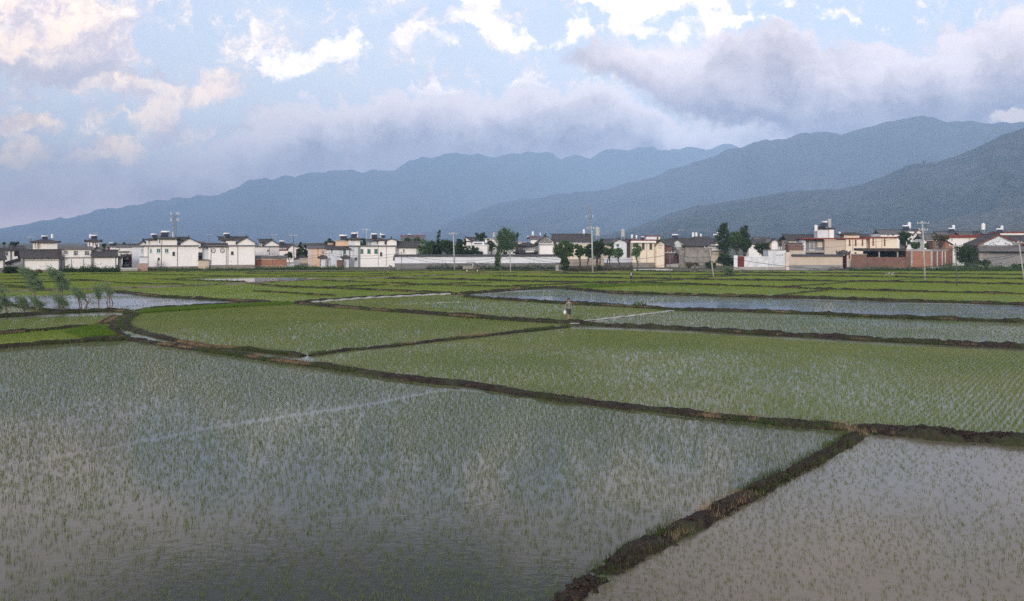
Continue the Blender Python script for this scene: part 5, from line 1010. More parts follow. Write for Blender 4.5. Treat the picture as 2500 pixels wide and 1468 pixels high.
def tree(name, label, px, yb, yt, wpx, kind='round', mat='leaf_mid', d=None, yc=None, cat='tree', group=None, bark='bark', n=2600, lean=0.0, leaf=.20, trunks=1):
    """px: column of the foot, yb/yt: rows of foot and top, wpx: crown width in columns, yc: row of the crown's lower edge"""
    d = d or depth_of(yb); s = d/F; o = empty(name, (X(px, d), d, 0 if d < 170 else .0)); tag(o, label, cat, group)
    H = EYE-(yt-YH)*s; zb = 0 if yc is None else EYE-(yc-YH)*s; W = wpx*s; zb = max(zb, 0.0)
    zc, rz = (H+zb)/2, (H-zb)/2; lx = lean*H
    if kind == 'cone': sh = [(lx*(.2+.8*t), 0, zb+(H-zb)*(t*.94+.03), W/2*(1-t)**.8+.15, W/2*(1-t)**.8+.15, (H-zb)*.10) for t in np.linspace(0, 1, 9)]
    elif kind == 'column': sh = [(lx*t, 0, zb+(H-zb)*t, W/2*(math.sin(math.pi*min(.98, t*.8+.18))**.7), W/2*(math.sin(math.pi*min(.98, t*.8+.18))**.7), (H-zb)*.17) for t in np.linspace(.05, .90, 9)]
    elif kind == 'willow': sh = [(0, 0, zc+rz*.25, W*.36, W*.36, rz*.72), (-W*.2, 0, zc-rz*.1, W*.28, W*.3, rz*.7), (W*.2, .3, zc-rz*.05, W*.28, W*.3, rz*.75), (0, -.4, zc-rz*.3, W*.3, W*.3, rz*.6)]
    elif kind == 'wind': sh = [(W*.13-W*.07*k+W*.07*math.sin(k*2.6+px), .1*math.sin(k*2), zb+(H-zb)*(.18+.16*k), W*(.22-.015*k), W*.2, rz*.34) for k in range(5)]
    else:
        rr = random.Random(int(px*7+yb)); sh = [(lx, 0, zc, W*.36, W*.36, rz*.80)]
        for k in range(6): a = k*2.4+rr.random(); sh.append((lx+W*.24*math.cos(a), W*.24*math.sin(a), zc+rz*rr.uniform(-.45, .45), W*rr.uniform(.16, .26), W*.22, rz*rr.uniform(.32, .5)))
    cs, L = clumps(sh, max(14, n//52), max(.35, W*(.17 if kind == 'column' else .10)), n)
    L = L[L[:, 2] > .05]
    al, ka, asp = {'willow': ((0, 0, -1), .6, .22), 'wind': ((-1, 0, .55), .80, .12), 'column': ((0, 0, 1), .4, .4), 'cone': (None, 0, .5)}.get(kind, (None, 0, .5))
    if kind == 'willow': L[:, 2] -= np.abs(RNG.normal(0, .5, len(L)))
    if kind == 'wind':
        st = 1.0 if H > 4 else .55
        t = RNG.uniform(0, 1, len(L)); hq = np.clip((L[:, 2]-zb)/(H-zb+.01), 0, 1); L[:, 0] -= t**2*W*(.2+.75*hq)*st; L[:, 2] += t**2*W*.22*(.3+hq)
    m = MB(); rb = max(.05, H*.018); top = max(zb+(H-zb)*.55, H*.3)
    for q in range(trunks):
        ox = 0 if trunks == 1 else (q-(trunks-1)/2)*W*.10; kink = .06*H*math.sin(q*2.1+px)
        m.path([(ox*.3, 0, -.15), (ox+kink, .02, top*.33), (ox*1.3+lx*.4-kink*.4, 0, top*.7), (ox*1.2+lx*.7, 0, top)], [rb*1.35, rb, rb*.75, rb*.45], 7)
    for k in range(min(11, len(cs))):
        c = cs[k*max(1, len(cs)//11)]; z0 = min(top*.95, max(zb*.7, c[2]*.62)); t0 = z0/top; m.tube((lx*.7*t0, 0, z0), tuple(c), rb*.45, rb*.12, 5)
    m.build('trunk', M[bark], o, smooth=True)
    link('crown', leaf_mesh('crown', L, leaf, al, ka, asp), M[mat], o); return o
GT = 'trees of the village'
TREES = [
 ('broadleaf_tree', 'loose-crowned dark tree standing furthest left behind the low porch house', 34, 607, 586, 22, 'round', 'leaf_dark', dict(d=260, yc=602, n=1100)),
 ('palm_tree', 'tiny mop-headed tree at the far left edge of the skyline', 9.5, 607, 592, 5, 'round', 'leaf_dark', dict(d=270, yc=597, n=260)),
 ('broadleaf_tree', 'dark treetop right of the small lookout storey', 254, 607, 595, 12, 'round', 'leaf_dark', dict(d=262, yc=604, n=500)),
 ('broadleaf_tree', 'low dark treetop beside the small white house with a dark left side', 279, 607, 593, 12, 'round', 'leaf_dark', dict(d=268, yc=602, n=500)),
 ('thin_tree', 'thin bare-stemmed little tree on the skyline left of the tall white house', 303, 607, 592, 4, 'round', 'leaf_dark', dict(d=280, yc=596, n=160)),
 ('round_tree', 'dark round-crowned tree at the right end of the red brick wall', 705, 651, 612.5, 18, 'round', 'leaf_dark', dict(yc=632, lean=.0, n=1500)),
 ('conifer_tree', 'left and taller of the two pointed conifers above the low hipped gate', 734, 648, 585, 17, 'cone', 'leaf_dark', dict(d=212, yc=632, n=1900)),
 ('conifer_tree', 'right and thinner of the two pointed conifers above the low hipped gate', 747.5, 648, 587, 13, 'cone', 'leaf_dark', dict(d=214, yc=628, n=1400)),
 ('bushy_tree', 'dark bushy tree behind the peach rooftop room', 803, 612, 582, 26, 'round', 'leaf_dark', dict(d=260, yc=601, n=1500)),
 ('bushy_tree', 'dark tree filling the gap between the corner stair tower and the rooftop rooms', 889, 612, 581, 22, 'round', 'leaf_dark', dict(d=240, yc=603, n=1500)),
 ('leafy_tree', 'row of pale green treetops before the red-brown ridge, its left crown', 996, 605, 579, 20, 'round', 'leaf_mid', dict(d=262, yc=593, n=1100)),
 ('leafy_tree', 'pale green treetop before the red-brown ridge, at the right end of the ridge', 1018, 605, 579, 20, 'round', 'leaf_mid', dict(d=262, yc=593, n=1100)),
 ('willow_tree', 'light green drooping willow at the left end of the dark tree mass', 1036, 650, 582, 40, 'willow', 'leaf_mid', dict(d=200, yc=628, n=6000)),
 ('poplar_tree', 'dark tree with the highest pointed top in the dark tree mass', 1072, 650, 564, 17, 'cone', 'leaf_dark', dict(d=206, yc=628, n=3600)),
 ('bushy_tree', 'dark rounded tree in the middle of the dark tree mass left of the tall pole', 1060, 650, 585, 44, 'round', 'leaf_dark', dict(d=203, yc=628, n=6000)),
 ('bushy_tree', 'dark rounded tree just left of the tall concrete pole', 1092, 650, 584, 44, 'round', 'leaf_dark', dict(d=203, yc=628, n=6000)),
 ('conifer_tree', 'dark spiky conifer just right of the tall concrete pole', 1121, 650, 575, 26, 'cone', 'leaf_dark', dict(d=202, yc=628, n=4600)),
 ('conifer_tree', 'shorter dark conifer right of the spiky one behind the compound wall', 1134, 650, 582, 20, 'cone', 'leaf_dark', dict(d=204, yc=626, n=2400)),
 ('low_tree', 'low spreading dark tree ending the dark mass at the right', 1153, 650, 598, 42, 'round', 'leaf_dark', dict(d=200, yc=626, n=2600)),
 ('small_tree', 'small dark sapling poking over the compound wall right of the dark mass', 1173, 650, 612, 13, 'round', 'leaf_dark', dict(d=199, yc=626, n=600)),
 ('rounded_tree', 'open leafy tree on the skyline between the white gable and the willow', 1173, 612, 565, 36, 'round', 'leaf_dark', dict(d=240, yc=593, n=2600)),
 ('leggy_tree', 'slim dark tree left of the tall willow, in front of the plain white building', 1199, 652, 576, 20, 'round', 'leaf_dark', dict(d=199, yc=618, n=1500)),
 ('willow_tree', 'tallest bright green willow rising above the compound wall', 1233, 655, 550, 60, 'willow', 'leaf_mid', dict(d=196, yc=623, n=10000, lean=0)),
 ('thin_tree', 'thin bare sapling leaning right of the tall willow', 1263, 640, 568, 5, 'column', 'leaf_dark', dict(d=205, yc=582, n=220)),
 ('climbing_plant', 'ivy-wrapped leaning trunk in front of the compound wall under the tall willow', 1215, 661, 612, 15, 'column', 'leaf_mid', dict(yc=655, n=1600)),
 ('bamboo_clump', 'large leafy clump with a thick ivied base beside the concrete hut', 1377, 662, 583, 56, 'round', 'leaf_mid', dict(yc=633, n=5200, trunks=3)),
 ('climbing_plant', 'dense ivy column forming the foot of the large leafy clump', 1378, 663.5, 622, 22, 'column', 'leaf_dark', dict(yc=661, n=2200)),
 ('young_tree', 'young tree with two thin stems right of the large leafy clump', 1415, 661, 590, 32, 'round', 'leaf_mid', dict(yc=632, n=2400, trunks=2)),
 ('young_tree', 'narrow young tree just left of the tallest concrete pole', 1436, 662, 588, 20, 'round', 'leaf_dark', dict(yc=636, n=1800)),
 ('young_tree', 'dense dark young tree just right of the tallest concrete pole', 1460, 661, 577, 40, 'round', 'leaf_dark', dict(yc=634, n=4600, trunks=3)),
 ('young_tree', 'round young tree before the bluish gable end', 1487, 662, 589, 30, 'round', 'leaf_mid', dict(yc=630, n=2400, trunks=2)),
 ('young_tree', 'thin grey-green young tree below the round steel tank', 1509, 662.5, 594, 26, 'round', 'leaf_grey', dict(yc=634, n=1900)),
 ('young_tree', 'separate slender tree standing before the cream house windows', 1554, 664, 590, 24, 'round', 'leaf_grey', dict(yc=632, n=1900)),
 ('low_bush', 'small dark bush at the foot of the young trees', 1463, 662, 650, 12, 'round', 'leaf_dark', dict(yc=660, n=700, cat='bush')),
 ('eucalyptus_tree', 'left tall dark tree with a wind-ruffled pointed crown', 1767, 640, 543, 34, 'column', 'leaf_dark', dict(d=208, yc=612, n=6500)),
 ('eucalyptus_tree', 'right tall dark tree with a pointed crown behind the bright one', 1816, 640, 549, 28, 'column', 'leaf_dark', dict(d=212, yc=610, n=5400)),
 ('leafy_tree', 'brighter green rounded tree between the two tall dark trees', 1798, 650, 558, 42, 'round', 'leaf_mid', dict(d=204, yc=618, n=4600)),
 ('leafy_tree', 'rounded green tree at the right foot of the tall dark trees', 1821, 650, 578, 32, 'round', 'leaf_dark', dict(d=203, yc=618, n=3200)),
 ('shrub', 'round dark shrub behind the stained white wall', 1861, 655, 589, 44, 'round', 'leaf_dark', dict(d=200, yc=628, n=3800, cat='bush')),
 ('big_bush', 'big dark bush filling the corner beside the red door wall', 1771, 657, 615, 46, 'round', 'leaf_dark', dict(yc=655, n=5200, cat='bush')),
 ('low_bush', 'grey-green rounded bush on the field edge before the big dark bush', 1778, 676, 653, 23, 'round', 'leaf_grey', dict(yc=675, n=1800, cat='bush')),
 ('low_bush', 'small dark scrub at the left foot of the big dark bush', 1734, 656, 640, 26, 'round', 'leaf_dark', dict(yc=655, n=1400, cat='bush')),
 ('weed_patch', 'brownish weeds growing below the arched doorway wall', 1690, 655, 640, 44, 'round', 'leaf_dry', dict(yc=654, n=1500, cat='weeds')),
 ('bushy_tree', 'dark tree in front of the white house at the end of the cream building', 2210, 640, 563, 34, 'round', 'leaf_dark', dict(d=204, yc=606, n=3800)),
 ('rooftop_plant', 'low green shrub on the covered terrace roof right of the dark tree', 2232, 620, 590, 34, 'round', 'leaf_mid', dict(d=202, yc=607, n=1600, cat='bush')),
 ('rooftop_plant', 'green shrub on the terrace roof left of the brick upper room', 2267, 620, 589, 24, 'round', 'leaf_mid', dict(d=202, yc=607, n=1200, cat='bush')),
 ('rooftop_plant', 'matted dry plants spilling over the top of the brick upper room', 2296, 610, 574, 42, 'round', 'leaf_dry', dict(d=197, yc=587, n=2200, cat='plants')),
 ('large_bush', 'large dark bush between the brick side and the vine-painted house', 2359, 660, 588, 64, 'round', 'leaf_dark', dict(yc=654, n=7600, cat='bush')),
 ('low_bush', 'lower dark bush against the grey wall of the vine-painted house', 2402, 657, 632, 30, 'round', 'leaf_dark', dict(yc=655, n=1600, cat='bush')),
 ('low_bush', 'dark scrub at the right edge below the grey wall', 2490, 657, 645, 44, 'round', 'leaf_dark', dict(yc=655, n=1500, cat='bush')),
 ('broadleaf_tree', 'small far tree behind the grey-roofed house with the round tank', 2294, 596, 562, 12, 'round', 'leaf_dark', dict(d=275, yc=578, n=600)),
 ('ridge_tree', 'lone dark tree standing on the crest of the near hill', 2256, 401, 391, 10, 'round', 'leaf_dark', dict(d=3090, yc=399, n=400, leaf=2.5)),
 ('dark_bush', 'dark rounded bush at the far left in front of the yard wall', 27, 669, 650.5, 44, 'round', 'leaf_dark', dict(yc=668, n=3000, cat='bush')),
 ('dark_bush', 'low bush just right of the far left rounded bush', 60, 667, 658.5, 22, 'round', 'leaf_dark', dict(yc=666, n=900, cat='bush')),
 ('low_bush', 'narrow brown shrub at the foot of the frieze house', 95, 668, 659, 7, 'round', 'leaf_dry', dict(yc=667, n=400, cat='bush')),
]
# a few skyline treetops between the far roofs
for k, (q, y, w) in enumerate([(1600, 577, 14), (1640, 583, 16), (1925, 577, 10), (1905, 578, 16), (1944, 574, 8)]):
    TREES.append(('broadleaf_tree', ['dark treetop behind the flat white rooftop room', 'dark treetop left of the weathered stone gable', 'small treetop left of the beige house with a tile roof', 'low far treetops left of the beige house', 'thin treetop behind the long tile roof left of the cream building'][k], q, 605, y, w, 'round', 'leaf_dark', dict(d=285, yc=590, n=420)))
for nm, lab, px, yb, yt, w, kind, mat, kw in TREES:
    kw = dict(kw)
    if kw.get('d', 0) > 1000:
        t = tree(nm, lab, px, yb, yt, w, kind, mat, **{**kw, 'd': 3090}); z = Zp(402, 3090)
        for c in t.children: c.data.transform(Matrix.Translation((0, 0, 0)))
        for c in t.children:
            co = np.empty(len(c.data.vertices)*3, np.float32); c.data.vertices.foreach_get('co', co); co = co.reshape(-1, 3)
            if c.name.startswith('trunk'): co[:, 2] = z-20+(co[:, 2]-co[:, 2].min())/(co[:, 2].max()-co[:, 2].min()+1e-6)*30; co[:, :2] *= .06
            c.data.vertices.foreach_set('co', co.ravel()); c.data.update()
    else: tree(nm, lab, px, yb, yt, w, kind, mat, **kw)
# hedges along the foot of the village
def hedge(label, x0, x1, yb, h, mat='leaf_dark', n=2500, name='hedge', cat='hedge', thick=1.2):
    d = depth_of(yb); a, bq = X(x0, d), X(x1, d); t = RNG.uniform(0, 1, n); L = np.stack([a+(bq-a)*t, d+RNG.normal(0, thick*.3, n), np.abs(RNG.normal(0, .5, n))*h*(.5+1.1*fbm(t*(bq-a)*.6, t*0, x0, 3))], -1)
    o = link(name, leaf_mesh(name, L-np.array([(a+bq)/2, d, 0]), .16), M[mat]); o.location = ((a+bq)/2, d, 0); tag(o, label, cat); return o
hedge('long dark green hedge under the barred-window house', 146, 292, 666, 1.1, n=4200)
hedge('grassy fringe along the stone foot of the tall white houses', 340, 620, 661, .55, 'leaf_mid', 3600, 'weed_strip', 'weeds')
hedge('grassy fringe below the red brick wall and the beige yard wall', 622, 840, 659, .7, 'leaf_mid', 3600, 'weed_strip', 'weeds')
hedge('dark weeds at the foot of the long compound wall', 1040, 1360, 658, .9, 'leaf_dark', 4200, 'weed_strip', 'weeds')
hedge('scrubby weeds under the row of young trees', 1390, 1545, 661, .8, 'leaf_dry', 2600, 'weed_strip', 'weeds')
hedge('scrub and weeds below the right-hand brick building', 2075, 2330, 662, .8, 'leaf_mid', 4200, 'weed_strip', 'weeds')
hedge('tall bright weeds below the large bush and grey wall at the right', 2290, 2560, 663, 1.3, 'leaf_mid', 5200, 'weed_strip', 'weeds', 3)
hedge('tuft of green weeds on the bund above the open water right of the woman', 1546, 1578, 751, .26, 'leaf_mid', 260, 'weed_tuft', 'weeds', .6)
# wind-blown pollard shrubs on the left mound
WS = [(-8, 776, 722, 40), (14, 772, 706, 38), (59, 771, 722, 44), (92, 760, 726, 36), (151, 762, 722, 44), (195, 759, 706, 36), (242, 758, 699, 26), (268, 758, 694, 40)]
WL = ['wind-blown pollard shrub cut by the left edge of the picture', 'wind-blown shrub leaning left, first full one from the left edge', 'wide ragged wind-blown shrub beneath the left tall willow shrub', 'thin forked shrub directly below the left tall shrub', 'bushiest wind-blown shrub with several red-brown stems below the right tall shrub', 'wind-blown shrub beside the bare forked stump', 'narrow shrub on a twisted knobbly trunk', 'rightmost wind-blown shrub with two bare stems and a tuft at its foot']
for k, ((px, yb, yt, w), lab) in enumerate(zip(WS, WL)):
    tree('windblown_shrub', lab, px, yb, yt, w, 'wind', 'leaf_grey', yc=yb-(yb-yt)*(.28 if k < 5 else .5), group='wind-blown shrubs on the mud bank', bark='pale_bark', n=950 if k < 6 else 620, lean=-.10, leaf=.15, trunks=3 if k in (4, 7) else 2, cat='shrub')
for (px, yb, yt, w, lab) in ((85, 728, 664, 60, 'left of the two tall wind-swept willow shrubs behind the mud bank'), (149, 726, 665, 60, 'right of the two tall wind-swept willow shrubs behind the mud bank')):
    tree('windblown_willow', lab, px, yb, yt, w, 'wind', 'leaf_grey', yc=yb-16, group='tall wind-swept willow shrubs', bark='pale_bark', n=2300, lean=-.14, leaf=.24, trunks=2)
m = MB(); p0 = G(209, 758); m.path([(0, 0, -.1), (.15, 0, .5), (-.12, 0, .9), (.02, 0, 1.35)], [.09, .07, .06, .03]); m.path([(.1, 0, .3), (.42, 0, .6), (.5, 0, 1.0)], [.06, .05, .02]); m.path([(.15, 0, .5), (.3, .05, .75), (.26, 0, 1.2)], [.04, .03, .015])
tag(m.build('tree_stump', M['pale_bark'], None, (p0.x, p0.y, .2)), 'bare forked stump between the wind-blown shrubs', 'stump')
# ================================================================ poles, wires, masts
ATT = {}
def pole(key, label, xt, yt, xb, yb, mat='pole_concrete', cross=0, r=.13, group='utility poles', d=None):
    d = d or depth_of(yb); s = d/F; H = EYE-(yt-YH)*s; lx = (xt-xb)*s; o = empty('utility_pole', (X(xb, d), d, 0)); tag(o, label, 'utility pole', group)
    MB().tube((0, 0, -.3), (lx, 0, H), r, r*.62, 10).build('shaft', M[mat], o, smooth=True)
    for k in range(cross):
        z = H-.35-k*1.1; t = z/H; w = .75+.25*(k == 0)
        c = MB().box(lx*t-w, lx*t+w, -r-.06, -r+.03, z-.05, z+.05).build('crossarm', M['galvanised'], o)
        for q in (-.9, -.3, .3, .9):
            i = MB(); xx = lx*t+q*w; i.tube((xx, -r, z+.05), (xx, -r, z+.13), .02, .02, 6); i.tube((xx, -r, z+.12), (xx, -r, z+.24), .055, .035, 8); i.build('insulator', M['tank_white'], c)
    ATT[key] = (Vector((X(xb, d), d, 0)), Vector((lx, 0, H))); return o
pole('a', 'thin far pole on the skyline left of the hip-roofed white block', 75.6, 577, 77, 604, 'pole_dark', 1, .12, d=260)
pole('b', 'dark thin pole in front of the red brick wall', 665.8, 621, 665.8, 656, 'pole_dark', 1, .07)
pole('c', 'pale pole between the round tree and the gabled veranda house', 715.5, 572, 719, 650, 'pole_dark', 1, .14, d=213)
pole('d', 'short leaning pole before the left roofed gate', 796, 618, 794.6, 657, 'pole_dark', 1, .07)
pole('e', 'short pole leaning the other way before the right roofed gate', 804.4, 615.6, 807, 654, 'pole_dark', 1, .07)
pole('f', 'tall pole in front of the house with three square green windows', 894.7, 558, 895.7, 652, 'pole_concrete', 1, .13)
pole('g', 'thin grey pole at the left end of the long compound wall', 980, 613, 980.4, 666, 'pole_dark', 1, .08)
pole('h', 'tall pale concrete pole in front of the dark tree mass', 1106.4, 567, 1110, 659.5, 'pole_concrete', 1, .17)
pole('i', 'very thin pole beside the ivy-wrapped trunk', 1222, 609.6, 1222.6, 671, 'pole_dark', 0, .06)
pole('j', 'short pale pole right of the tall willow', 1245, 609.6, 1246.7, 667, 'pole_concrete', 1, .11)
pole('k', 'tallest pale concrete pole among the young trees', 1444.6, 553, 1447.5, 669, 'pole_concrete', 1, .19)
pole('l', 'short pale pole under the slender tree before the cream house', 1557, 612, 1560, 657.5, 'pole_concrete', 0, .12)
pole('m', 'thin grey pole standing in the field before the weathered stone gable', 1634, 612, 1637.5, 680.5, 'pole_dark', 1, .09)
pole('n', 'leaning pale pole left of the grey-green bush on the field edge', 1732, 600, 1743, 678, 'pole_concrete', 1, .13)
pole('o', 'tall pole with crossarms in front of the unfinished brick building', 2252, 540, 2258.5, 685, 'pole_concrete', 2, .17)
pole('p', 'dark wooden pole in the field before the large dark bush', 2333, 594, 2336, 700, 'pole_dark', 1, .09)
pole('q', 'leaning pale pole at the right edge of the picture', 2487, 588, 2501, 684, 'pole_concrete', 1, .14)
pole('r', 'far thin pole with a crossarm above the arched-door stone gable', 1662, 560, 1662, 590, 'pole_dark', 1, .12, d=300)
pole('s', 'far lattice-thin pole on the skyline above the loggia house', 669, 572, 669, 590, 'pole_dark', 2, .12, d=300)
pole('t', 'far pole with a crossarm between the two tall white houses', 510, 571, 510, 598, 'pole_dark', 1, .12, d=300)
pole('u', 'slender pole above the white house with a right-hand gable', 2202, 547, 2202, 575, 'pole_dark', 0, .08, d=290)
pole('left_off', 'pole beyond the left edge of the picture', -420, 600, -420, 655, 'pole_concrete', 1, .13)
pole('right_off', 'pole beyond the right edge of the picture', 2900, 580, 2900, 680, 'pole_concrete', 1, .13)
def wire(label, k0, k1, z0, z1, sag, n=22, r=.030, pair=.5, group='power cables'):
    pts = []
    (a, la), (b_, lb) = ATT[k0], ATT[k1]
    z0 = min(z0, la.z-.1); z1 = min(z1, lb.z-.1)
    p = a+la*(z0/la.z); q = b_+lb*(z1/lb.z)
    for w_, dz in ((('upper ', 0), ('lower ', pair)) if pair else (('', 0),)):
        P = [p.lerp(q, t/n)+Vector((0, -.15, -dz-sag*(1+dz*.25)*4*(t/n)*(1-t/n))) for t in range(n+1)]; vs, fs = [], []
        for i, c in enumerate(P): vs += [c+Vector((0, r*math.cos(k*1.2566), r*math.sin(k*1.2566))) for k in range(5)]
        for i in range(n): fs += [(i*5+k, i*5+(k+1) % 5, i*5+5+(k+1) % 5, i*5+5+k) for k in range(5)]
        o = MB().add(vs, fs).build('power_cable', M['cable']); tag(o, w_+label, 'cable', group)
wire('cable sagging from the gate poles to the compound wall pole', 'e', 'g', 3.6, 4.0, .7)
wire('cable crossing the white front of the green-windowed house', 'd', 'e', 3.5, 3.6, .1, 6)
wire('cable sagging across the pink-beige house to the red brick wall pole', 'b', 'd', 2.9, 3.6, .5)
wire('long sagging cable over the compound wall left of the tall willow', 'g', 'j', 3.9, 3.5, 1.3)
wire('cable sagging over the compound wall right of the tall willow', 'j', 'k', 4.4, 2.9, .8)
wire('cable passing behind the young trees to the field pole', 'k', 'm', 2.9, 4.1, .5, pair=1.6)
wire('cable across the weathered stone house', 'm', 'n', 4.2, 3.6, .3, pair=.9)
wire('thick cable across the stained white wall', 'n', 'p', 4.2, 3.2, 1.7, 30, .035, 1.3)
wire('cable rising over the bush to the leaning right-hand pole', 'p', 'q', 4.4, 4.6, .7, pair=.3)
wire('cable leaving the right edge of the picture', 'q', 'right_off', 4.6, 4.6, .7, pair=.6)
wire('fine overhead line from the crossarm pole across the vine-painted gable', 'o', 'right_off', 8.8, 8.5, 2.0, r=.018, pair=0)
wire('fine overhead line rising across the cream building', 'n', 'o', 6.2, 7.6, 1.4, r=.018, pair=0)
def mast(label, xc, yt, wpx, d, yb=588, plats=(530,), taper=.55):
    s = d/F; o = empty('lattice_mast', (X(xc, d), d, 0)); tag(o, label, 'mast'); H = EYE-(yt-YH)*s; w = wpx*s/2; r = .07
    legs = [(-w, -w), (w, -w), (w, w), (-w, w)]; m = MB(); n = 14; Hh = H*.93
    f = lambda z: 1-(1-taper)*z/Hh
    for x, y in legs: m.tube((x, y, 0), (x*f(Hh), y*f(Hh), Hh), r, r, 4)
    m.build('mast_legs', M['mast_steel'], o)
    m = MB()
    for k in range(n):
        z0, z1 = Hh*k/n, Hh*(k+1)/n
        for i in range(4):
            (x0, y0), (x1, y1) = legs[i], legs[(i+1) % 4]
            a, b_ = (x0*f(z0), y0*f(z0), z0), (x1*f(z1), y1*f(z1), z1)
            if k % 2: a, b_ = (x1*f(z0), y1*f(z0), z0), (x0*f(z1), y0*f(z1), z1)
            m.tube(a, b_, r*.6, r*.6, 4, False); m.tube((x0*f(z1), y0*f(z1), z1), (x1*f(z1), y1*f(z1), z1), r*.5, r*.5, 4, False)
    m.build('bracing', M['mast_steel'], o)
    MB().tube((0, 0, Hh-.5), (0, 0, H), .14, .04, 6).build('antenna_spike', M['mast_steel'], o)
    for yp in plats:
        z = EYE-(yp-YH)*s; e = w*f(z)+.5; p_ = MB(); p_.box(-e, e, -e, e, z-.1, z+.05)
        for q in (-1, 1): p_.box(q*e-.05, q*e+.05, -e, e, z+.85, z+.95); p_.box(-e, e, q*e-.05, q*e+.05, z+.85, z+.95)
        p_.build('platform', M['mast_steel'], o)
        for q, y in ((-1.5, 0), (1.2, -.5), (1.4, .8)): MB().box(q*e-.09, q*e+.09, y-.07, y+.07, z+.1, z+1.3).tube((q*.8*e, y, z+.9), (q*e, y, z+.9), .05).build('antenna_panel', M['tank_white'], o)
    return o
mast('tall lattice mast with a spire rising behind the long grey tiled hall', 1440.5, 495, 9, 400, plats=(532,), taper=.55)
mast('shorter square lattice mast behind the tall white house with stepped rooms', 426.5, 521, 6, 330, plats=(526, 541), taper=.95)
# ================================================================ rooftop heaters and tanks (things that stand on the roofs)
def make_heater():
    o = empty('solar_water_heater')
    MB().tube((-.85, 0, 1.05), (.85, 0, 1.05), .26, .26, 14).build('tank', M['tank_white'], o, smooth=True)
    MB().poly([(-1.35, .08), (-1.30, 0), (-.18, .92), (-.24, 1.0)], 'x', -.75, .75).build('collector_panel', M['solar_glass'], o)
    m = MB()
    for x in (-.6, .6): m.box(x-.03, x+.03, .02, .08, 0, .82); m.box(x-.03, x+.03, -1.3, .05, -.02, .04)
    m.build('stand', M['galvanised'], o); return o
def make_tank(steel=False):
    o = empty('water_tank'); mt = M['galvanised' if steel else 'tank_white']
    m = MB().tube((0, 0, .8), (0, 0, 2.3), .55, .55, 16).tube((0, 0, 2.3), (0, 0, 2.5), .55, .15, 16); m.build('tank', mt, o, smooth=False)
    m = MB()
    for a in range(4): m.tube((.45*math.cos(a*1.57+.78), .45*math.sin(a*1.57+.78), 0), (.42*math.cos(a*1.57+.78), .42*math.sin(a*1.57+.78), .8), .05, .05, 6)
    m.box(-.6, .6, -.6, .6, .74, .8); m.build('stand', M['galvanised'], o); return o
HEAT, TANK, STEEL = make_heater(), make_tank(), make_tank(True); used_proto = set()
def put(proto, label, px, yb, d, sc=1., rz=0., cat='solar heater', group='rooftop solar heaters', wx=1.0):
    first = proto.name not in used_proto; used_proto.add(proto.name)
    o = proto if first else proto.copy()
    if not first:
        COL.objects.link(o)
        for c in proto.children: k = c.copy(); COL.objects.link(k); k.parent = o
    o.location = (X(px, d), d, EYE-(yb-YH)/F*d); o.scale = (sc*wx, sc, sc); o.rotation_euler = (0, 0, rz-math.atan((px-1250)/F)); tag(o, label, cat, group); return o
for px, yb, d, sc, rz, where in [(108.5, 585.5, 189, .75, .2, 'hip-roofed white block at the far left'), (230.5, 584.5, 190, .8, 0, 'small lookout storey'), (272, 600, 238, .7, 0, 'small white house with a dark left side'), (376, 582, 185, .8, .3, 'left rooftop room of the tallest white house'),
        (404, 578.7, 185, 1.05, -.2, 'main rooftop room of the tallest white house'), (553, 580, 188, .8, .3, 'octagonal-window house'), (688, 597, 250, .9, 0, 'gabled veranda house'), (838, 587, 208, 1.1, .1, 'peach rooftop room'), (866, 580.5, 200, .95, -.2, 'corner stair tower'),
        (913.5, 582, 205, .95, .1, 'rooftop room left of the small gable'), (934, 581, 206, .7, .3, 'rooftop room beside the small gable, its right heater'), (1291, 584, 290, .8, 0, 'far white house right of the willow'), (1571, 586, 208, .7, 0, 'cream house with a canopy strip'),
        (1648, 583, 300, 1.3, 0, 'far roof left of the stone gable peak'), (1749, 583, 300, 1.3, .2, 'far roof left of the tall dark trees'), (2017, 556.5, 208, 1.35, -.6, 'white stair tower of the cream building'), (2212, 562, 262, 1.2, 0, 'white house with a right-hand gable'),
        (2323, 567, 255, 1.0, .1, 'grey-roofed house behind the brick upper room'), (2440, 569, 262, 1.1, .3, 'far house above the vine-painted gable'), (1000, 577, 292, .6, 0, 'red-brown ridged house')]:
    put(HEAT, 'white-tanked solar water heater on the '+where, px, yb, d, sc, rz)
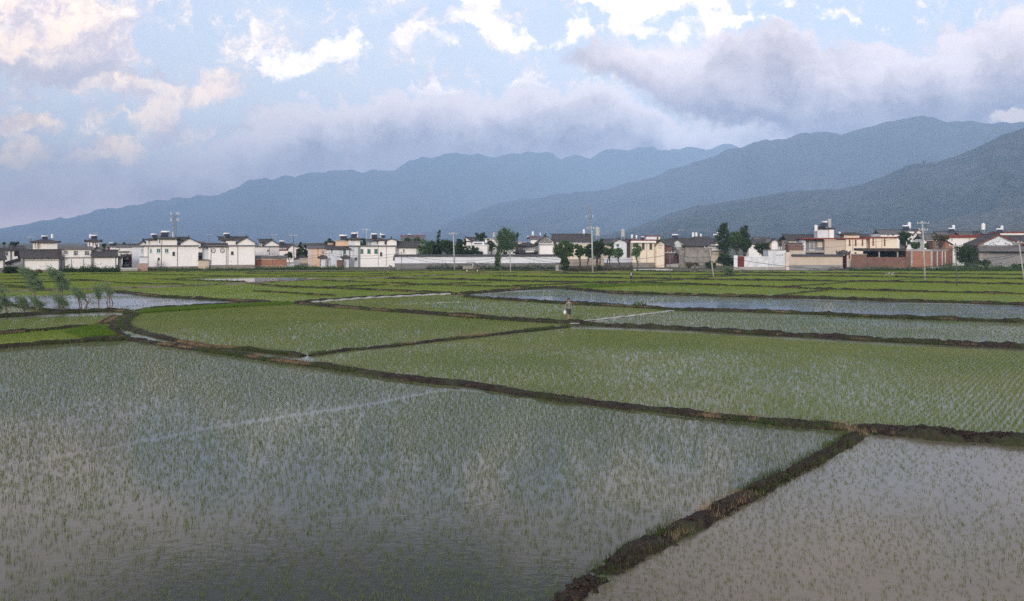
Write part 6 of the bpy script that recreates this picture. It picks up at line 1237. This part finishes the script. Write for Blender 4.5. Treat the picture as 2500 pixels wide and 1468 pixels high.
for px, yb, d, sc, st, where in [(127.5, 586, 190, .55, 0, 'hip-roofed white block at the far left'), (220.5, 585, 190, .5, 0, 'small lookout storey'), (1301, 579, 287, .8, 0, 'small white house above the curved hall roof'), (1319, 577, 290, .5, 0, 'skyline beside the painted gable'),
        (1206, 584, 224, .75, 1, 'balustraded house left of the tall willow'), (1425.5, 575, 214, .65, 0, 'right end of the long grey tiled hall'), (1459.5, 584.5, 208, 1.25, 1, 'frame standing right of the tallest concrete pole'), (1521, 586, 205, 1.1, 1, 'bluish gable house'),
        (1543, 586, 206, .55, 0, 'left end of the cream house roof'), (1554, 586, 206, .5, 0, 'cream house roof, second tank from its left end'), (1692, 583, 290, .9, 0, 'far roof behind the wide hollow-sloped roof'), (1700, 583, 292, .9, 0, 'right end of the far roof over the wide hollow-sloped roof'),
        (1711, 583, 294, .7, 0, 'far roof right of the pair above the wide hollow-sloped roof'), (1753, 583, 298, 1.0, 0, 'far roof touching the tall dark trees'), (1992, 571, 207, .9, 0, 'left side of the cream building stair tower'), (2220, 563, 264, 1.1, 0, 'white house with a right-hand gable'),
        (2328, 567, 257, .9, 0, 'grey-roofed house behind the brick upper room'), (2400.5, 568, 250, 1.15, 0, 'roof left of the vine-painted gable'), (2446, 568, 262, .9, 0, 'far house above the vine-painted gable'), (2050, 579, 212, .55, 0, 'cream building left of its rooftop room')]:
    put(STEEL if st else TANK, ('grey steel' if st else 'white')+' water tank on the '+where, px, yb, d, sc, 0, 'water tank', 'rooftop water tanks', .85)
o = empty('box_tank', (X(2024.5, 207), 207, Zp(556, 207))); tag(o, 'tall grey box tank beside the solar heater on the stair tower', 'water tank'); MB().box(-.35, .35, -.4, .4, 0, 2.2).build('tank', M['galvanised'], o); m = MB(); [m.tube((x, -.35, 0), (-.9 if x < 0 else x, -.35, 1.3), .03) for x in (-.3, .3)]; m.build('brace', M['mast_steel'], o)
def aerial(label, px, yb, d, h=2.0):
    o = MB().tube((0, 0, 0), (0, 0, h), .03, .03, 5)
    for k in range(5): o.box(-.5+k*.05, .5-k*.05, -.02+k*.2-.4, .02+k*.2-.4, h-.1, h-.06)
    o.box(-.02, .02, -.5, .5, h-.13, h-.09)
    q = o.build('tv_aerial', M['galvanised'], None, (X(px, d), d, Zp(yb, d))); tag(q, label, 'aerial', 'television aerials')
aerial('television aerial on the small lookout storey', 237, 585, 190, 1.6); aerial('television aerial left of the octagonal-window house gable', 590, 581, 192, 1.3); aerial('television aerial on the tallest white house', 398, 579, 186, 1.2)
# ================================================================ rubble, slabs, film
def rubble(name, label, px, yb, wpx, h, n, mat, cat='rubble'):
    p = G(px, yb); s = p.y/F; rr = random.Random(int(px)); m = MB()
    for k in range(n):
        x, y = rr.gauss(0, wpx*s*.28), rr.gauss(0, .5); r = rr.uniform(.15, .4)*h; z = max(0, h*(1-abs(x)/(wpx*s*.55)))*rr.random()
        vs = []; 
        for a in range(6):
            vs.append((x+r*math.cos(a)*rr.uniform(.7, 1.2), y+r*math.sin(a)*rr.uniform(.7, 1.2), z))
        for a in range(6): vs.append((x+r*.6*math.cos(a), y+r*.6*math.sin(a), z+r*rr.uniform(.5, 1.1)))
        m.add(vs, [(5, 4, 3, 2, 1, 0), (6, 7, 8, 9, 10, 11)]+[(i, (i+1) % 6, (i+1) % 6+6, i+6) for i in range(6)])
    tag(m.build(name, M[mat], None, (p.x, p.y, -.03)), label, cat)
rubble('rubble_heap', 'heap of rubble and pale stones in front of the red-pillared gate', 2040, 661, 50, 1.0, 46, 'rubble'); rubble('rubble_heap', 'low heap of broken stones at the foot of the beige wall', 1985, 661, 34, .6, 18, 'rubble')
rubble('earth_heap', 'small peaked heap of earth and stones below the stone wall', 1696, 661, 18, 1.2, 26, 'rubble'); rubble('slab_pile', 'pile of pale concrete slabs on the field edge before the brick building', 2177, 672, 24, .55, 12, 'concrete', 'slabs')
rubble('rubble_heap', 'broken rocks at the corner of the green-windowed house and compound wall', 955, 658, 36, .8, 34, 'rubble'); rubble('earth_heap', 'low brown earth heap by the track under the compound wall', 1288, 663.5, 20, .5, 22, 'soil')
b = Bld('white_slab', 'low white concrete slab lying by the field edge behind the man', 1490, 1642, 660.3, 1.0, skew=0, cat='slab'); b.wall(658.7, 'frame_white', name='slab')
def film(label, pts, w, z, h=.05, name='plastic_film'):
    L = smooth_line([G(*p) for p in pts], .5); T = np.gradient(L, axis=0); T /= np.linalg.norm(T, axis=1)[:, None]; Nn = np.stack([-T[:, 1], T[:, 0]], -1); s = np.arange(len(L))
    ww = w*(.55+.9*fbm(s*.35, s*0, 3, 3)); rows = []
    for o, zz in ((-1, -.02), (-.6, h), (0, h*1.3), (.6, h), (1, -.02)):
        rows.append(np.stack([L[:, 0]+Nn[:, 0]*o*ww/2, L[:, 1]+Nn[:, 1]*o*ww/2, z+zz+h*.5*np.sin(s*1.7+o)], -1))
    V = np.stack(rows, 1); n, k = V.shape[:2]; i, j = np.meshgrid(np.arange(n-1), np.arange(k-1), indexing='ij'); a = (i*k+j).ravel()
    tag(link(name, npmesh(name, V.reshape(-1, 3), np.stack([a, a+1, a+k+1, a+k], -1), 4), M['film']), label, 'plastic film')
M['film'] = mottled('film', (.42, .41, .38), (.24, .25, .24), 2, .4)
film('crumpled white plastic film edging the water below the thin far bund', [(730, 744), (790, 738), (840, 734), (900, 729.5), (960, 726.5), (1020, 723.5), (1080, 720.5), (1100, 720)], .42, .06, .10)
film('straight pale plastic strip stretched across the paddy right of the woman', [(1425, 785), (1490, 778), (1560, 770), (1600, 765), (1644, 759.5)], .22, .03, .05)
film('broken pale strips floating on the greenest mid-distance water', [(968, 744.5), (995, 742.5), (1018, 741.5)], .22, .0, .03); film('pale strip floating further along the greenest mid-distance water', [(1028, 741.5), (1062, 740), (1120, 738)], .2, .0, .03)
# ================================================================ vehicles
def wheel(root, x, y, r, w, hub='tank_white'):
    t = MB().tube((x, y-w/2, r), (x, y+w/2, r), r, r, 18).build('wheel', M['rubber'], root); MB().tube((x, y-w/2-.02, r), (x, y+w/2+.02, r), r*.55, r*.55, 14).build('rim', M[hub], t); return t
M['rubber'] = mottled('rubber', (.02, .02, .02), (.03, .028, .026), 4, .85); M['truck_green'] = mottled('truck_green', (.11, .13, .11), (.08, .095, .08), 3, .6); M['truck_grey'] = mottled('truck_grey', (.22, .22, .20), (.15, .15, .14), 3, .7)
M['hub_cream'] = mottled('hub_cream', (.50, .47, .36), (.40, .37, .28), 3, .6); M['engine_red'] = mottled('engine_red', (.16, .06, .045), (.09, .04, .035), 5, .6)
p = G(1152, 667); o = empty('farm_truck', (p.x, p.y-1.0, .22), 0.10); tag(o, 'small old farm truck with a slatted cargo bed driving right on the cart track', 'truck')
MB().box(-1.75, .15, -.65, .65, .62, .70).box(-1.75, .15, -.65, -.60, .70, 1.25).box(-1.75, .15, .60, .65, .70, 1.25).box(-1.75, -1.70, -.6, .6, .70, 1.1).box(.10, .15, -.6, .6, .70, 1.3).build('cargo_bed', M['truck_grey'], o)
m = MB(); [m.box(-1.7+k*.3, -1.64+k*.3, -.675, -.652, .64, 1.25) for k in range(7)]; m.build('bed_slats', M['hub_cream'], o)
MB().box(-1.75, 1.3, -.28, -.18, .48, .60).box(-1.75, 1.3, .18, .28, .48, .60).build('chassis', M['engine_red'], o)
MB().box(-.9, .30, -.6, .6, 1.26, 1.62).build('load_cover', M['truck_green'], o); MB().poly([(-1.0, 1.98), (.45, 2.02), (.85, 1.86), (.85, 1.80), (.42, 1.93), (-1.0, 1.90)], 'y', -.68, .68).build('canopy', M['truck_green'], o)
c = MB().poly([(.18, .62), (.95, .62), (.95, 1.12), (.80, 1.2), (.66, 1.80), (.60, 1.80), (.70, 1.2), (.24, 1.2), (.24, 1.85), (.18, 1.85)], 'y', -.60, .60).build('cab', M['truck_green'], o); MB().box(.17, .25, -.66, -.60, 1.2, 1.9).build('door_post', M['tank_white'], c); MB().poly([(.80, 1.18), (.84, 1.18), (.69, 1.78), (.65, 1.78)], 'y', -.5, .5).build('windscreen', M['glass_dark'], c)
MB().box(.95, 1.42, -.42, .42, .62, 1.08).build('hood', M['engine_red'], o); MB().tube((1.44, -.3, .9), (1.50, -.3, .9), .09, .09, 10).build('headlight', M['tank_white'], o); MB().tube((1.44, .3, .9), (1.50, .3, .9), .09, .09, 10).build('headlight', M['tank_white'], o); MB().box(1.42, 1.52, -.6, .6, .45, .55).build('bumper', M['truck_grey'], o)
for x in (-.95, 1.1):
    for y in (-.60, .60): wheel(o, x, y, .34 if x < 0 else .32, .2, 'hub_cream')
p = Vector((X(309.5, 192.5), 192.5, Zp(655.4, 193))); o = empty('parked_truck', p, -.45); tag(o, 'dark covered truck parked on the terrace in front of the red gate', 'truck')
MB().poly([(-.85, .45), (.85, .45), (.85, 1.45), (.72, 1.72), (.4, 1.82), (-.4, 1.82), (-.72, 1.72), (-.85, 1.45)], 'y', .9, 4.0).build('cargo_cover', M['dark_void'], o)
c = MB().poly([(-.05, .4), (.9, .4), (.9, 1.55), (.35, 1.6), (.05, 1.0)], 'x', -.8, .8).build('cab', M['truck_green'], o); MB().poly([(.03, 1.02), (.34, 1.57), (.31, 1.60), (0, 1.05)], 'x', -.7, .7).build('windscreen', M['glass_dark'], c); MB().box(-.8, .8, -.12, -.05, .4, .52).build('bumper', M['truck_grey'], o)
for x in (-.6, .6): MB().tube((x, -.08, .68), (x, -.14, .68), .1, .1, 10).build('headlight', M['tank_white'], o)
for y in (.4, 3.2):
    for x in (-.7, .7):
        t = MB().tube((x-.1, y, .33), (x+.1, y, .33), .33, .33, 16).build('wheel', M['rubber'], o); MB().tube((x-.12, y, .33), (x+.12, y, .33), .17, .17, 12).build('rim', M['truck_grey'], t)
# ================================================================ people
M['skin'] = mottled('skin', (.36, .20, .14), (.32, .17, .12), 20, .5); M['hair'] = mottled('hair', (.012, .010, .010), (.02, .015, .014), 30, .5)
M['blouse'] = mottled('blouse', (.10, .13, .12), (.26, .27, .26), 14, .8); M['shorts'] = mottled('shorts', (.045, .06, .065), (.035, .045, .05), 9, .8); M['sleeve_dark'] = mottled('sleeve_dark', (.03, .03, .04), (.06, .06, .075), 12, .8)
M['vest'] = mottled('vest', (.30, .31, .35), (.24, .25, .29), 10, .8); M['trousers'] = mottled('trousers', (.018, .02, .03), (.028, .03, .045), 8, .85); M['shoe'] = mottled('shoe', (.05, .04, .035), (.03, .03, .03), 9, .7); M['bag'] = mottled('bag', (.75, .77, .80), (.62, .65, .70), 12, .45)
def skinned(name, pts, edges, mat, parent, root=0, lv=2):
    me = bpy.data.meshes.new(name); me.from_pydata([p[0] for p in pts], edges, []); o = link(name, me, mat, parent)
    bm = bmesh.new(); bm.from_mesh(me); ly = bm.verts.layers.skin.verify()
    for v, p in zip(bm.verts, pts): v[ly].radius = p[1] if isinstance(p[1], tuple) else (p[1], p[1])
    bm.verts.ensure_lookup_table(); bm.verts[root][ly].use_root = True; bm.to_mesh(me); bm.free()
    o.modifiers.new('skin', 'SKIN').use_smooth_shade = True; s_ = o.modifiers.new('smooth', 'SUBSURF'); s_.levels = lv; s_.render_levels = lv; return o
def person(label, loc, rz, hgt, armL, armR, legL, legR, clothes, headturn=0):
    """joints in metres for a 1.65 m body; arms: elbow, wrist; legs: knee, ankle"""
    k = hgt/1.65; o = empty('person', loc, rz); tag(o, label, 'person'); o.scale = (k, k, k)
    P, E = [], []
    def v(x, y, z, r, par=None):
        P.append(((x, y, z), r)); i = len(P)-1
        if par is not None: E.append((par, i))
        return i
    pel = v(0, 0, .90, (.135, .10)); wa = v(0, 0, 1.05, (.115, .085), pel); ch = v(0, -.005, 1.22, (.135, .095), wa); sh = v(0, .0, 1.34, (.10, .07), ch); nk = v(0, -.005, 1.42, .048, sh)
    jw = v(0, -.02, 1.48, .062, nk); hd = v(0, -.012, 1.55, (.078, .088), jw); tp = v(0, -.005, 1.615, (.055, .062), hd); v(headturn*.02, -.108, 1.53, .012, hd)
    for s_ in (-1, 1): v(s_*.084, 0, 1.54, .014, hd)
    hands = []
    for s_, (el, wr) in ((-1, armR), (1, armL)):
        a = v(s_*.165, 0, 1.33, .052, sh); e = v(*el, .036, a); w_ = v(*wr, .024, e); d_ = (Vector(wr)-Vector(el)).normalized(); pa = Vector(wr)+d_*.07; p_ = v(*pa, (.036, .018), w_); hands.append(pa)
        side = Vector((0, 1, 0)) if abs(d_.y) < .7 else Vector((1, 0, 0))
        for f in range(4):
            off = side*((f-1.5)*.019); L1 = (.04, .046, .042, .034)[f]; q = pa+d_*.03+off; i = v(*q, .0095, p_); q2 = q+d_*L1; i = v(*q2, .009, i); q3 = q2+d_*L1*.5+Vector((-s_*.02, 0, 0)); v(*q3, .008, i)
        q = Vector(wr)+d_*.03-side*.035; i = v(*q, .011, w_); v(*(q+d_*.03-side*.02), .009, i)
    for s_, (kn, an) in ((-1, legR), (1, legL)):
        h = v(s_*.085, 0, .84, .088, pel); n_ = v(*kn, .056, h); c_ = v(kn[0]*.5+an[0]*.5, kn[1]*.5+an[1]*.5+.015, (kn[2]+an[2])/2+.04, .052, n_); a = v(*an, .034, c_); v(an[0]+s_*.01, an[1]-.13, an[2]-.045, (.038, .022), a)
    skinned('body', P, E, M['skin'], o)
    # hair: a cap over the crown and the nape
    bmh = bmesh.new(); bmesh.ops.create_icosphere(bmh, subdivisions=3, radius=1)
    for f in [f for f in bmh.faces if f.calc_center_median().y < -.35 and f.calc_center_median().z < .45 or f.calc_center_median().z < -.75]: bmh.faces.remove(f)
    for q in bmh.verts: q.co = Vector((q.co.x*.112, q.co.y*.122+.010, q.co.z*.118+1.585))
    mh = bpy.data.meshes.new('hair'); bmh.to_mesh(mh); bmh.free(); link('hair', mh, M['hair'], o)
    for s_ in (-1, 1): MB().tube((s_*.03, -.098, 1.555), (s_*.03, -.112, 1.555), .009, .004, 8).build('eye', M['hair'], o)
    MB().box(-.022, .022, -.100, -.088, 1.495, 1.503).build('mouth', M['engine_red'], o)
    clothes(o, pel, armL, armR, legL, legR); return o, hands
def woman_clothes(o, pel, armL, armR, legL, legR):
    P = [((0, 0, .80), (.165, .125)), ((0, 0, .95), (.150, .118)), ((0, 0, 1.07), (.130, .105)), ((0, -.005, 1.22), (.150, .112)), ((0, 0, 1.33), (.115, .085)), ((-.155, 0, 1.33), .068), ((.155, 0, 1.33), .068)]
    E = [(0, 1), (1, 2), (2, 3), (3, 4), (4, 5), (4, 6)]
    for i, (el, wr) in ((5, armR), (6, armL)): q = Vector(P[i][0]).lerp(Vector(el), .75); P.append((tuple(q), .060)); E.append((i, len(P)-1))
    skinned('blouse', P, E, M['blouse'], o, 1)
    P = [((0, 0, .88), (.150, .118))]; E = []
    for s_, (kn, an) in ((-1, legR), (1, legL)):
        P.append(((s_*.08, 0, .80), .108)); E.append((0, len(P)-1)); P.append(((kn[0], kn[1], kn[2]+.0), .082)); E.append((len(P)-2, len(P)-1)); P.append(((kn[0], kn[1]+.01, kn[2]-.10), .078)); E.append((len(P)-2, len(P)-1))
    skinned('shorts', P, E, M['shorts'], o)
    for an in (legR[1], legL[1]): MB().poly([(an[1]+.05, .0), (an[1]-.19, .0), (an[1]-.19, .03), (an[1]+.05, .035)], 'x', an[0]-.045, an[0]+.045).build('sandal', M['shoe'], o)
def man_clothes(o, pel, armL, armR, legL, legR):
    P = [((0, 0, .86), (.155, .118)), ((0, 0, 1.05), (.140, .108)), ((0, -.005, 1.22), (.158, .118)), ((0, 0, 1.35), (.115, .085))]; skinned('vest', P, [(0, 1), (1, 2), (2, 3)], M['vest'], o, 1)
    P = [((0, 0, 1.34), (.08, .07)), ((-.16, 0, 1.335), .066), ((.16, 0, 1.335), .066)]; E = [(0, 1), (0, 2)]
    for i, (el, wr) in ((1, armR), (2, armL)): P.append((el, .052)); E.append((i, len(P)-1)); P.append((wr, .040)); E.append((len(P)-2, len(P)-1))
    skinned('shirt_sleeves', P, E, M['sleeve_dark'], o)
    P = [((0, 0, .90), (.145, .112))]; E = []
    for s_, (kn, an) in ((-1, legR), (1, legL)):
        P.append(((s_*.08, 0, .82), .100)); E.append((0, len(P)-1)); P.append((kn, .070)); E.append((len(P)-2, len(P)-1)); P.append(((an[0], an[1], an[2]-.01), .055)); E.append((len(P)-2, len(P)-1))
    skinned('trousers', P, E, M['trousers'], o)
    for an in (legR[1], legL[1]): MB().poly([(an[1]+.06, .0), (an[1]-.20, .0), (an[1]-.20, .05), (an[1]+.02, .10), (an[1]+.06, .08)], 'x', an[0]-.05, an[0]+.05).build('shoe', M['shoe'], o)
pw = G(1389, 788); pw.z = .26
# faces the camera, turned a little to the picture's right; her right arm (picture left) hangs out with the bag
wo_, hands = person('woman in grey-green blouse and dark knee-length shorts carrying a bag along the bund', pw, R(22), 1.60,
    ((.225, .05, 1.10), (.19, -.09, .90)), ((-.30, .03, 1.12), (-.36, -.02, .89)), ((.095, -.02, .48), (.085, .07, .09)), ((-.085, -.07, .48), (-.075, -.06, .09)), woman_clothes, .3)
hb = wo_.matrix_basis @ hands[0]
bg_ = bmesh.new(); bmesh.ops.create_icosphere(bg_, subdivisions=3, radius=1)
for q in bg_.verts:
    n_ = .82+.36*float(vnoise(np.array(q.co.x*3.1+5), np.array(q.co.z*3.7+q.co.y*2)))
    wv = .10 if q.co.z < .2 else .10*(1-(q.co.z-.2)*.8); q.co = Vector((q.co.x*wv*n_, q.co.y*wv*.7*n_, q.co.z*.17-.25))
mb_ = bpy.data.meshes.new('bag'); bg_.to_mesh(mb_); bg_.free(); bo = empty('plastic_bag', hb); tag(bo, 'white plastic bag hanging from the woman\'s hand', 'bag'); link('bag_body', mb_, M['bag'], bo); MB().path([(-.02, 0, -.12), (-.03, 0, -.02), (0, .0, .02)], [.02, .012, .01]).path([(.02, 0, -.12), (.03, 0, -.02), (0, 0, .02)], [.02, .012, .01]).build('handle', M['bag'], bo)
pm = G(1541, 692.5); pm.z = .26
mn_, _hm = person('man in grey vest and dark trousers standing with his back turned', pm, R(172), 1.68,
    ((.31, .06, 1.12), (.17, -.12, 1.02)), ((-.31, .06, 1.12), (-.17, -.12, 1.02)), ((.075, -.02, .48), (.07, .02, .09)), ((-.075, .0, .48), (-.07, .03, .09)), man_clothes)
rubble('weed_clod', 'small dark clod with weeds beside the man\'s feet', 1548, 692, 5, .5, 8, 'leaf_dark', 'weeds')
MB().box(-.35, .35, -.08, .08, 0, .05).build('plastic_scrap', M['film'], None, (G(1401, 792).x, G(1401, 794).y-.3, .14)); tag(bpy.data.objects['plastic_scrap'], 'pale scrap lying on the bund beside the woman\'s feet', 'scrap')
# ================================================================ finishing
plant_all()
bund_grass()
mud_clods()
haze()
